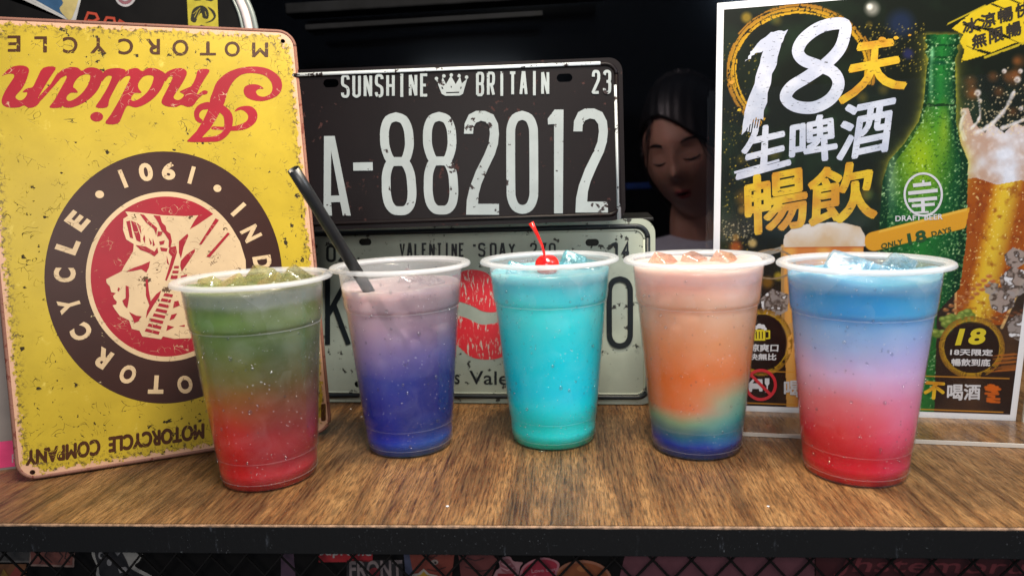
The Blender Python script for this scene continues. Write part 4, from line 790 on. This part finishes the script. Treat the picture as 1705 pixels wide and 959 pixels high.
make_cup(1, 'cup of drink fading from dusty mauve to deep blue, with the black straw', 0.1135, trans=0.12, wav=0.0006)
make_cup(2, 'clear cup of bright turquoise drink topped with a cherry', 0.1190)
make_cup(3, 'cup of drink fading from pale peach through orange to dark blue base', 0.1240, wav=0.0010)
make_cup(4, 'rightmost cup, its drink blue on top, lilac in the middle, red below', 0.1205, warp=0.004, wav=0.0016)
# ------------------------------------------------------------------ ice, straw, cherry
def icemat(tint):
    t = NT('clear_ice'); nb = t.n('Bump', i_Strength=0.6, i_Distance=0.0015); t.set(nb, 'Height', t.noise(160, 5, 0.6))
    tr = t.n('BsdfTransparent', i_0=tint); df = t.n('BsdfTranslucent', i_0=tint); gl = t.n('BsdfGlossy', i_Roughness=0.06, i_Color=(1, 1, 1, 1)); t.t.links.new(nb.outputs[0], gl.inputs['Normal'])
    a = t.n('MixShader'); t.set(a, '0', t.step(t.noise(200, 4), .35, .7, .10, .45)); t.t.links.new(tr.outputs[0], a.inputs[1]); t.t.links.new(df.outputs[0], a.inputs[2])
    b = t.n('MixShader'); t.set(b, '0', t.fres(0.10, 0.6, 3.0, nb.outputs[0])); t.t.links.new(a.outputs[0], b.inputs[1]); t.t.links.new(gl.outputs[0], b.inputs[2]); t.t.links.new(b.outputs[0], t.out.inputs[0]); return t.m
ice_n = 0
def ice(cup, dx, dy, z, s, tint, lbl):
    r_ = random.Random(int(abs(dx)*1e5)+cup*97+int(s*1e5)); bm = bmesh.new(); bmesh.ops.create_cube(bm, size=1)
    bmesh.ops.bevel(bm, geom=bm.edges[:], offset=0.16, segments=3, affect='EDGES', profile=0.6)
    for v in bm.verts: v.co += Vector([r_.uniform(-.02, .02) for _ in range(3)])
    rot = Matrix.Rotation(r_.uniform(0, 3), 4, 'Z') @ Matrix.Rotation(r_.uniform(0.2, 0.9), 4, 'X') @ Matrix.Rotation(r_.uniform(-.5, .5), 4, 'Y')
    bm.transform(rot @ Matrix.Diagonal((s, s*r_.uniform(.7, 1), s*r_.uniform(.55, .8), 1))); me = bpy.data.meshes.new('ice_cube'); bm.to_mesh(me); bm.free()
    o = link('ice_cube', me, icemat(tint), smooth=True, label=lbl, cat='ice'); o.location = (CUPS[cup][0]+dx, CUPS[cup][1]+dy, z); return o
G1 = (0.93, 0.92, 0.72, 1)
pos = ('nearest the left side', 'left of the middle', 'in the middle', 'right of the middle', 'nearest the right side')
for k, (dx, dy, z, s) in enumerate(((-0.028, 0.004, .1212, .014), (-0.012, -0.006, .1215, .017), (0.002, 0.014, .1225, .020), (0.013, -0.008, .1222, .016), (0.026, 0.004, .1230, .019))):
    ice(0, dx, dy, z, s, G1, 'clear melting ice cube in the green and red drink, '+pos[k])
for k, (dx, dy, z, s) in enumerate(((0.004, 0.016, .1125, .018), (0.020, 0.0, .1122, .015))): ice(1, dx, dy, z, s, (0.9, 0.87, 0.9, 1), 'clear ice floating in the mauve and blue drink, '+('behind' if k == 0 else 'towards the right'))
for k, (dx, dy, z, s) in enumerate(((-0.022, 0.006, .1185, .016), (0.016, 0.010, .1205, .020), (0.029, 0.0, .119, .013))): ice(2, dx, dy, z, s, (0.62, 0.90, 0.95, 1), 'turquoise-tinted ice in the cup with the cherry, '+('left of the cherry', 'right of the cherry', 'nearest the right rim')[k])
for k, (dx, dy, z, s) in enumerate(((-0.020, 0.006, .1235, .018), (0.0, 0.012, .1225, .017), (0.020, 0.004, .1235, .018))): ice(3, dx, dy, z, s, (0.96, 0.80, 0.72, 1), 'peach-tinted ice at the top of the orange drink, '+('left side', 'middle', 'right side')[k])
for k, (dx, dy, z, s) in enumerate(((-0.030, 0.006, .119, .014), (-0.009, 0.004, .1215, .021), (0.010, 0.014, .1195, .017), (0.024, 0.006, .1215, .018))): ice(4, dx, dy, z, s, (0.84, 0.93, 0.98, 1), 'clear ice poking out of the blue-topped drink, '+('by the left rim', 'tall piece left of the middle', 'middle piece', 'right-hand piece')[k])
# straw: lies against the left inside of the rim
A_ = on_z(594, 452, 0.1275); dB = ray(686, 600); tB = (CUPS[1][1]+0.004)/dB.y; B_ = CP+dB*tB
dr = (A_-B_).normalized(); k0 = 0
best = min((abs((lambda q: 852.5+F*(q-CP).dot(RT)/(q-CP).dot(FW))(A_+dr*s)-488), s) for s in [i*0.0005 for i in range(400)])[1]
T_ = A_+dr*best; Bt = B_-dr*0.045
tube('drinking_straw', [tuple(Bt+(T_-Bt)*k/12) for k in range(13)], [0.0037]*13, M['black_plastic'], n=20, hollow=0.0004, label='black plastic drinking straw leaning left out of the mauve and blue drink', cat='straw')
# cherry
t = NT('cherry_red'); t.p(Base_Color=t.mix(t.step(t.noise(120, 3), .35, .7), lin(214, 14, 16), lin(240, 40, 30)), Roughness=0.09, Subsurface_Weight=0.5, Subsurface_Scale=0.003, Coat_Weight=0.6, Coat_Roughness=0.05); M['cherry'] = t.m
cpos = on_y(911, 441, 0.472); ch = empty('cherry', loc=cpos, label='glossy red cherry with thin stem, sitting on the turquoise drink', cat='cherry')
bm = bmesh.new(); bmesh.ops.create_uvsphere(bm, u_segments=32, v_segments=20, radius=0.0083)
for v in bm.verts:
    q = v.co.xy.length/0.0083; v.co.z = v.co.z*0.88 - (0.0022*math.exp(-(q/0.30)**2) if v.co.z > 0 else 0)
me = bpy.data.meshes.new('fruit'); bm.to_mesh(me); bm.free(); link('fruit', me, M['cherry'], ch, smooth=True)
sp = [on_y(u, v, 0.472+dy)-cpos for u, v, dy in ((909, 438, 0), (907, 425, 0), (902, 408, -.001), (895, 392, -.002), (889, 380, -.002), (884, 371, -.002))]
sp = [Vector(q) for q in sp]; tube('stem', sp, [0.0011, 0.0009, 0.0010, 0.0012, 0.0014, 0.0019], M['cherry'], ch, 10)
# spilled drops and crumbs
for k, (u, v, s, what) in enumerate(((903, 752, .0016, 'puddle in front of the turquoise cup'), (745, 843, .0009, 'crumb near the front edge'), (584, 681, .0007, 'crumb behind the blue cup, upper one'), (602, 694, .0008, 'crumb beside the blue cup, lower one'), (1279, 843, .0007, 'crumb in front of the orange drink'), (1112, 722, .0006, 'speck left of the orange drink'))):
    q = on_z(u, v, 0.0); bm = bmesh.new(); bmesh.ops.create_icosphere(bm, subdivisions=2, radius=1)
    for v_ in bm.verts: v_.co = Vector((v_.co.x*s*(2.2 if k == 0 else 1.1), v_.co.y*s, v_.co.z*s*.35))*random.uniform(.85, 1.1)
    me = bpy.data.meshes.new('spill'); bm.to_mesh(me); bm.free(); o = link('crumb' if k else 'water_spill', me, M['paper'] if k else M['drop'], smooth=True, label='tiny white '+what+' on the wood' if k else 'small clear '+what, cat='crumb' if k else 'spill'); o.location = (q.x, q.y, s*.3)
# ------------------------------------------------------------------ stickered board at the upper left
FS = Frame((-0.62, 0.640, 0.0), 0.0, 0.0)
sb = FS.root('sticker_board', label='black rounded board with a pale trim, standing behind the yellow tin sign', cat='board')
x1_, _ = FS.px((428, 30)); _, zt = FS.px((420, -60))
slab('panel', FS, [rrect(0, 0.001, x1_-0.010, zt-0.010, 0.03)], M['black_metal'], sb, 0.0, 0.012)
M['trim'] = plain('pale_trim', lin(196, 184, 182), 0.4, 0, .1); M['trim2'] = plain('grey_trim', lin(120, 128, 124), 0.35, 0, .2)
def trim(off, r, mat, yy):
    p = [(x1_-off, 0.002), (x1_-off-0.0005, 0.2), (x1_-off-0.003, zt-0.07), (x1_-off-0.010, zt-0.03), (x1_-off-0.03, zt-0.006), (x1_-0.1, zt-off)]
    p = smooth(p, 6, False); tube('trim', [(a, yy, b) for a, b in p], [r]*len(p), mat, sb, 10)
trim(0.0035, 0.0036, M['trim'], 0.0); trim(-0.0022, 0.0022, M['trim2'], 0.001); trim(0.0085, 0.0012, M['trim2'], -0.001)
def sticker(fr, name, label, shapes, y=-0.0003, back=None):
    rt = fr.root(name, label=label, cat='sticker')
    for i, (pn, mt, fn) in enumerate(shapes):
        d = Draw(fr, y-0.00015*i); fn(d); d.build(pn, mt, rt)
    return rt
ink = {}
def I(*c, k=0.0):
    if c not in ink: ink[c] = plain('sticker_ink', tuple(x*0.62 for x in lin(*c)[:3])+(1,), 0.5, 0, .12, 120)
    return ink[c]
P = lambda *pts: (lambda d: d.poly([list(pts)]))
def PP(*polys): return lambda d: [d.poly([list(p)]) for p in polys]
def SS(*st): return lambda d: [d.stroke(a, b) for a, b in st]
sticker(FS, 'picture_sticker', 'blue and cream comic-style sticker with white border, top left above the yellow sign', [('border', I(206, 204, 200), P((-40, -20), (140, -20), (126, 38), (118, 37), (-40, -36))), ('border', I(206, 204, 200), P((30, -10), (142, -30), (124, 38))), ('picture', I(52, 92, 130), P((48, -6), (136, -30), (121, 31), (112, 30))), ('picture', I(206, 186, 120), PP(smooth([(96, -20), (136, -30), (121, 31), (108, 27), (100, 15), (106, 5)], 3)))])
sticker(FS, 'neon_sticker', 'dark sticker with glowing-style red letters, above the yellow sign', [('lettering', I(190, 70, 44), lambda d: (d.stroke([(139, 42), (147, 22), (160, 24), (164, 32), (156, 36), (146, 35)], 4), d.stroke([(172, 42), (178, 30), (190, 31), (192, 40)], 4), d.stroke([(196, 42), (200, 35), (208, 40)], 4)))])
sticker(FS, 'round_sticker', 'white round sticker with pink centre at the top edge, left of the yellow strip', [('disc', I(196, 190, 192), P(*ellipse(209, -8, 18, 20, 32))), ('disc', I(150, 96, 104), P(*ellipse(209, -8, 14, 16, 32))), ('disc', I(186, 176, 180), P(*ellipse(209, -8, 9, 11, 32)))])
sticker(FS, 'animal_sticker', 'yellow strip sticker with a black drawing of a curled scaly animal', [('strip', I(196, 180, 50), P((310, -30), (361, -30), (364, 46), (314, 46))), ('drawing', I(40, 36, 18), PP(smooth([(318, 30), (322, 16), (334, 10), (344, 14), (348, 24), (346, 32), (338, 30), (336, 22), (330, 28), (326, 38), (319, 36)], 4), smooth([(346, 12), (356, 18), (360, 28), (354, 36), (342, 39), (352, 34), (356, 28), (352, 20)], 4), [(316, -2), (326, 2), (336, 1), (330, -2)], [(342, 1), (352, 3), (358, 0), (350, -2)], [(330, 45), (336, 42), (344, 45)])), ('drawing_detail', I(180, 164, 50), SS(([(324, 30), (330, 18)], 1), ([(328, 32), (334, 18)], 1), ([(322, 24), (334, 14)], 1), ([(342, 20), (344, 28)], 1)))])
# card behind the sign at the far left
FC = Frame(on_z(-60, 800, 0.0)+Vector((0, 0.012, 0)), 0.30, 0.05)
rc = FC.root('grey_card', label='grey card with a pink band at its foot, peeking out at the left edge', cat='card')
a = FC.px((34, 640))[0]; slab('card_sheet', FC, [rrect(-0.05, 0, a, 0.13, 0.003)], plain('grey_card', lin(128, 118, 112), .5, 0, .1), rc, 0, 0.0006)
d = Draw(FC, -0.0002); tp = FC.px((0, 735))[1]; d.poly([[(-0.05, 0.0015), (a-0.0005, 0.0015), (a-0.0005, tp), (-0.05, tp)]], True); d.build('pink_band', plain('pink_print', lin(206, 60, 110), .45), rc)
d = Draw(FC, -0.0004); d.text('F', [(20, 756), (27, 754), (27, 768), (20, 770)], .02); d.text('E', [(-8, 762), (0, 760), (0, 774), (-8, 776)], .02); d.build('lettering', I(220, 180, 190), rc)
# ------------------------------------------------------------------ below the counter: stickered panel and metal mesh
FU = Frame((-0.55, 0.42, -0.30), yaw_t, 0.0)
FU.o = Vector((-0.55, 0.3525+0.55*0.0787+0.030, -0.30)); FU = Frame(FU.o, yaw_t, 0)
ru = FU.root('lower_panel', label='dark panel under the counter carrying overlapping stickers behind the wire mesh', cat='panel')
slab('panel', FU, [[(0, 0), (1.15, 0), (1.15, 0.28), (0, 0.28)]], M['black_metal'], ru, 0.0, 0.006)
U8 = lambda L, ox: [(ox+x/2.842, 840+y/2.842) for x, y in L]
sticker(FU, 'sketch_sticker', 'salmon line-drawing sticker with pale border, under the left of the shelf', [('border', I(150, 120, 110), P(*U8([(130, 196), (356, 200), (352, 294), (140, 288)], 0))), ('picture', I(128, 72, 62), P(*U8([(146, 200), (350, 202), (344, 284), (150, 278)], 0))), ('drawing', I(30, 20, 20), SS((U8([(170, 210), (200, 260), (190, 275)], 0), 1.6), (U8([(230, 205), (215, 240), (250, 270)], 0), 1.6), (U8([(270, 205), (300, 240), (280, 270)], 0), 1.6), (U8([(320, 210), (310, 250), (335, 270)], 0), 1.6)))])
sticker(FU, 'grey_sticker', 'grey and white sticker at the lower left corner', [('border', I(110, 104, 100), P(*U8([(-20, 200), (148, 204), (140, 272), (-20, 270)], 0))), ('picture', I(70, 66, 64), P(*U8([(-20, 204), (142, 208), (136, 262), (-20, 262)], 0)))])
sticker(FU, 'fire_sticker', 'orange and yellow sticker at the very corner, bottom left', [('picture', I(120, 74, 40), P(*U8([(-20, 280), (126, 278), (128, 345), (-20, 345)], 0))), ('drawing', I(150, 60, 50), P(*U8([(40, 345), (80, 290), (120, 345)], 0))), ('drawing', I(160, 120, 50), P(*U8([(0, 345), (20, 300), (50, 345)], 0)))])
sticker(FU, 'figure_sticker', 'black and white cut-out figure sticker with white outline under the yellow sign', [('border', I(170, 166, 160), PP(smooth(U8([(446, 205), (660, 208), (664, 260), (640, 290), (720, 345), (480, 350), (460, 290)], 0), 4))), ('picture', I(34, 30, 32), PP(smooth(U8([(456, 208), (560, 208), (600, 260), (620, 300), (700, 350), (500, 350), (468, 290)], 0), 4))), ('drawing', I(160, 156, 156), PP(U8(ellipse(486, 236, 18, 20, 18), 0), U8(ellipse(520, 270, 12, 16, 14), 0), U8([(560, 296), (600, 290), (610, 310), (570, 320)], 0), U8([(540, 215), (580, 215), (560, 240)], 0))), ('drawing', I(30, 28, 30), PP(U8(ellipse(486, 236, 9, 10, 18), 0), U8(ellipse(494, 222, 4, 4, 12), 0)))])
sticker(FU, 'purple_sticker', 'dim purple sticker left of the red box logo', [('picture', I(84, 58, 78), P(*U8([(1330, 225), (1390, 228), (1400, 350), (1330, 350)], 0)))])
x5 = 500
sticker(FU, 'box_logo_sticker', 'red box sticker with white lettering just under the shelf edge', [('box', I(176, 30, 38), P(*U8([(84, 200), (343, 204), (343, 262), (330, 268), (88, 270)], x5))), ('lettering', I(190, 180, 178), lambda d: d.text('Supreme', U8([(84, 196), (338, 198), (338, 252), (84, 248)], x5), .02))])
sticker(FU, 'word_sticker', 'black and white sticker reading FRONT beneath the red box sticker', [('picture', I(36, 30, 32), P(*U8([(220, 260), (486, 258), (486, 350), (220, 350)], x5))), ('lettering', I(140, 124, 124), lambda d: d.text('FRONT', U8([(232, 264), (482, 258), (484, 340), (234, 345)], x5), .03)), ('drawing', I(130, 30, 40), PP(U8(ellipse(352, 318, 26, 24, 16), x5)))])
sticker(FU, 'cartoon_sticker', 'red and orange sticker with blue side bars, middle left under the shelf', [('picture', I(70, 74, 100), P(*U8([(490, 230), (560, 230), (560, 350), (500, 350)], x5))), ('picture', I(134, 58, 44), P(*U8([(516, 226), (730, 228), (716, 350), (540, 350)], x5))), ('drawing', I(180, 160, 150), PP(U8(ellipse(636, 268, 18, 12, 16), x5))), ('drawing', I(40, 20, 20), PP(U8(ellipse(640, 270, 6, 6, 10), x5))), ('drawing', I(60, 26, 24), SS((U8([(600, 300), (640, 310), (690, 290)], x5), 1.6), (U8([(590, 240), (620, 250), (650, 236)], x5), 1.6)))])
sticker(FU, 'star_sticker', 'yellow star-shaped sticker, only its tip showing under the shelf', [('border', I(170, 160, 150), P(*U8([(496, 345), (530, 322), (560, 318), (585, 296), (612, 320), (650, 328), (670, 350)], x5))), ('star', I(170, 136, 34), P(*U8([(540, 350), (556, 328), (570, 326), (586, 308), (602, 326), (622, 332), (630, 350)], x5)))], y=-0.0012)
sticker(FU, 'tiki_sticker', 'brown and red sticker between the cartoon and the ice cream stickers', [('picture', I(112, 52, 50), P(*U8([(748, 235), (905, 232), (935, 260), (900, 350), (762, 350)], x5))), ('drawing', I(60, 22, 24), SS((U8([(790, 250), (830, 262), (870, 250)], x5), 2), (U8([(780, 290), (850, 312), (920, 300)], x5), 2)))])
sticker(FU, 'ice_cream_sticker', 'pink soft ice cream cut-out sticker under the turquoise drink', [('border', I(180, 130, 136), PP(smooth(U8([(940, 250), (990, 240), (1010, 262), (1052, 268), (1040, 290), (1020, 350), (920, 350), (925, 310), (945, 290)], x5), 4))), ('picture', I(150, 84, 92), PP(smooth(U8([(950, 262), (985, 250), (1002, 270), (1020, 300), (1004, 322), (960, 312), (948, 285)], x5), 4))), ('drawing', I(196, 150, 156), SS((U8([(952, 270), (975, 285), (998, 272)], x5), 1.5), (U8([(950, 290), (980, 304), (1012, 290)], x5), 1.5))), ('cone', I(140, 20, 36), P(*U8([(935, 318), (1015, 320), (1004, 350), (935, 350)], x5)))], y=-0.0010)
sticker(FU, 'heart_sticker', 'deep pink round sticker with small white words', [('border', I(190, 120, 130), PP(smooth(U8([(1050, 290), (1110, 250), (1170, 244), (1225, 268), (1215, 310), (1190, 350), (1050, 350)], x5), 4))), ('picture', I(168, 40, 62), PP(smooth(U8([(1060, 295), (1112, 260), (1168, 252), (1214, 272), (1205, 310), (1184, 350), (1058, 350)], x5), 4))), ('lettering', I(214, 160, 170), lambda d: (d.text('Love that', U8([(1094, 296), (1210, 288), (1212, 304), (1096, 314)], x5)), d.text('hello', U8([(1080, 326), (1130, 322), (1130, 338), (1080, 342)], x5))))], y=-0.0015)
sticker(FU, 'orange_sticker', 'orange round sticker with pale rim under the shelf', [('border', I(170, 110, 84), P(*U8(ellipse(1335, 350, 138, 94, 40), x5))), ('disc', I(150, 80, 40), P(*U8(ellipse(1335, 352, 126, 84, 40), x5))), ('drawing', I(180, 110, 60), P(*U8(ellipse(1335, 294, 26, 16, 16), x5)))], y=-0.0012)
sticker(FU, 'pink_sheet_sticker', 'large plain dusty pink sticker behind the mesh, centre right', [('picture', I(112, 62, 72), P((1042, 918), (1356, 922), (1356, 965), (1030, 965)))])
sticker(FU, 'script_sticker', 'large dark red sticker with pale script lettering at the lower right', [('picture', I(72, 14, 20), P((1358, 918), (1760, 920), (1760, 965), (1358, 965))), ('lettering', I(128, 52, 58), lambda d: d.text('Jhstemoru', [(1400, 926), (1712, 930), (1702, 962), (1386, 958)], .01))])
gm = FU.mw.copy(); gm.translation = gm.translation - Vector((FU.n))*0.012
mesh_r = empty('wire_mesh', mw=gm, label='black diamond wire mesh hanging under the front of the shelf', cat='mesh')
pitch = 0.0212; hgt_ = 0.070; top_ = 0.2835
bar_me = {}
for s_ in (1, -1):
    dx = 0.88*hgt_*s_
    me = None
    for k in range(-6, 62):
        x = k*pitch
        if not (-0.1 < x < 1.25): continue
        if me is None:
            o = tube('wire', [(0, 0.0006*s_, 0), (dx, 0.0006*s_, -hgt_)], [0.0007, 0.0007], M['black_metal'], mesh_r, 8); me = o.data
        else: o = link('wire', me, None, mesh_r)
        o.location = (x, 0, top_)
# ------------------------------------------------------------------ person in the dark behind the counter
def blob(bm, c, r, rot=None, f=None, seg=(40, 28)):
    m = Matrix.Translation(c) @ (rot or Matrix.Identity(4)) @ Matrix.Diagonal((*r, 1)); g = bmesh.ops.create_uvsphere(bm, u_segments=seg[0], v_segments=seg[1], radius=1)
    for v in g['verts']:
        if f: v.co = f(v.co)
        v.co = m @ v.co
def head_f(p):
    x, y, z = p; G = lambda a, b, sx, sz, h: h*math.exp(-((x-a)/sx)**2-((z-b)/sz)**2)
    w = 1-0.34*max(0, -z)**1.6-0.05*max(0, z)**2; fr = max(0, -y)
    d = G(0, -0.16, .13, .10, .20)+G(0, 0.05, .09, .18, .09)+G(0, -.42, .20, .05, .07)+G(0, -.52, .18, .05, .055)-G(0, -.47, .16, .016, .03)+G(0, -.78, .22, .14, .06)+G(0, .30, .42, .10, .035)
    d += -G(.36, .09, .17, .10, .085)-G(-.36, .09, .17, .10, .085)+G(.36, .08, .11, .055, .055)+G(-.36, .08, .11, .055, .055)+G(.42, -.22, .2, .18, .03)+G(-.42, -.22, .2, .18, .03)
    return Vector((x*w, y*(1-.10*max(0, -z)) - d*fr, z))
hc = on_y(1150, 252, 1.24); pr = empty('person', loc=(hc.x, hc.y, -0.75), label='woman with dark hair and white top looking down, in the dark behind the counter', cat='person')
off = Vector((hc.x, hc.y, -0.75)); hl_ = hc-off
HR = Matrix.Rotation(math.radians(-30), 4, 'Z') @ Matrix.Rotation(math.radians(12), 4, 'X') @ Matrix.Rotation(math.radians(-9), 4, 'Y')
bm = bmesh.new()
blob(bm, hl_, (.076, .098, .118), HR, head_f, (96, 72))
blob(bm, hl_+Vector((.022, .030, -.13)), (.050, .052, .10)); blob(bm, hl_+Vector((.035, .03, -.235)), (.165, .085, .085)); blob(bm, hl_+Vector((.035, .04, -.42)), (.15, .10, .22)); blob(bm, hl_+Vector((.045, .07, -.66)), (.16, .11, .16))
for s_ in (-1, 1):
    blob(bm, hl_+Vector((.035+s_*.16, .03, -.25)), (.060, .058, .062)); blob(bm, hl_+Vector((.04+s_*.185, .03, -.40)), (.044, .046, .15)); blob(bm, hl_+Vector((.045+s_*.17, -.03, -.60)), (.036, .10, .038)); blob(bm, hl_+Vector((.045+s_*.12, -.13, -.63)), (.034, .06, .026))
me = bpy.data.meshes.new('body'); bm.to_mesh(me); bm.free()
skin = plain('skin', lin(206, 156, 132), .5, 0, .05, 30); skin.node_tree.nodes['Principled BSDF'].inputs['Subsurface Weight'].default_value = .2; skin.node_tree.nodes['Principled BSDF'].inputs['Subsurface Scale'].default_value = .01
o = link('body', me, skin, pr, smooth=True); rm_ = o.modifiers.new('merge', 'REMESH'); rm_.mode = 'VOXEL'; rm_.voxel_size = 0.0032; rm_.use_smooth_shade = True; sm_ = o.modifiers.new('soft', 'SMOOTH'); sm_.factor = .5; sm_.iterations = 2
def facept(x, z, push=0.0):
    y = -math.sqrt(max(0, 1-x*x-z*z)); q = head_f(Vector((x, y, z))); q = Vector((q.x*.076, q.y*.098-push, q.z*.118)); return hl_ + (HR.to_3x3() @ q)
hair = plain('black_hair', (0.006, 0.005, 0.005, 1), .45, 0, .3, 200); lipm = plain('lip_skin', lin(170, 78, 76), .4); lash = plain('lash', (0.01, .008, .008, 1), .6)
for s_ in (-1, 1):
    tube('eyelash', [facept(s_*.36+dx*.17, .03-.035*(1-dx*dx)+.0, .0008) for dx in (-1, -.6, -.2, .2, .6, 1)], [.0006, .0013, .0017, .0017, .0013, .0006], lash, pr, 6)
    tube('eyebrow', [facept(s_*(.20+.09*k), .25+.03*math.sin(k*.8), .0004) for k in range(5)], [.0012, .0022, .0022, .0018, .0008], hair, pr, 6)
tube('lip', [facept(.20*k/3, -.415+.018*abs(k/3)*0-.02*(abs(k)/3)**2, .0008) for k in range(-3, 4)], [.0008, .0022, .0030, .0026, .0030, .0022, .0008], lipm, pr, 8)
tube('lip', [facept(.18*k/3, -.515+.045*(abs(k)/3)**2, .0008) for k in range(-3, 4)], [.0008, .0028, .0036, .0040, .0036, .0028, .0008], lipm, pr, 8)
tube('mouth_gap', [facept(.15*k/3, -.462, .0002) for k in range(-3, 4)], [.0006, .0016, .0022, .0024, .0022, .0016, .0006], lash, pr, 6)
bm = bmesh.new(); g = bmesh.ops.create_uvsphere(bm, u_segments=160, v_segments=120, radius=1)
dele = []
for v in list(bm.verts):
    x, y, z = v.co; cut = -y > 0.02 and z < 0.60-0.55*abs(x+.25)**1.6 and abs(x) < .93-.1*max(0, -z)
    if cut or z < -.75: dele.append(v); continue
    wob = 1.07+.006*math.sin(x*30)+(.06 if y > 0 else 0)+(.05*max(0, z)); q = Vector((x*.076*wob, y*.098*wob, z*.118*wob)); v.co = hl_+(HR.to_3x3() @ q)
bmesh.ops.delete(bm, geom=dele, context='VERTS'); me = bpy.data.meshes.new('hair'); bm.to_mesh(me); bm.free(); o = link('hair', me, hair, pr, smooth=True); so = o.modifiers.new('thick', 'SOLIDIFY'); so.thickness = .006; so.offset = -1
rr = random.Random(9)
for k in range(16):
    x0 = rr.uniform(-.95, .95); pts_ = []
    for j in range(6):
        u_ = j/5; xx = x0*(.35+.65*u_)+rr.uniform(-.03, .03); zz = .80-1.3*u_*abs(x0)**.8; yy = -math.sqrt(max(0.01, 1-min(.98, xx*xx+zz*zz))); q = Vector((xx*.081, yy*.104, zz*.124)); pts_.append(hl_+(HR.to_3x3() @ q))
    if abs(x0) > .6: tube('hair_strand', pts_, [.0012, .0013, .0012, .001, .0008, .0004], hair, pr, 5)
tube('hair_tail', [hl_+Vector(q) for q in ((.05, .09, .0), (.08, .12, -.08), (.09, .13, -.18), (.085, .13, -.30))], [.03, .034, .028, .010], hair, pr, 14)
bm = bmesh.new()
blob(bm, hl_+Vector((.035, .030, -.232)), (.180, .097, .092)); blob(bm, hl_+Vector((.035, .04, -.42)), (.158, .108, .225)); blob(bm, hl_+Vector((.045, .07, -.66)), (.168, .118, .165))
for s_ in (-1, 1): blob(bm, hl_+Vector((.035+s_*.16, .03, -.238)), (.072, .070, .074)); blob(bm, hl_+Vector((.035+s_*.182, .03, -.34)), (.056, .058, .08))
me = bpy.data.meshes.new('white_top'); bm.to_mesh(me); bm.free(); o = link('white_top', me, plain('white_cloth', (.66, .70, .78, 1), .8, 0, .05, 60), pr, smooth=True); rm_ = o.modifiers.new('merge', 'REMESH'); rm_.mode = 'VOXEL'; rm_.voxel_size = 0.006; rm_.use_smooth_shade = True
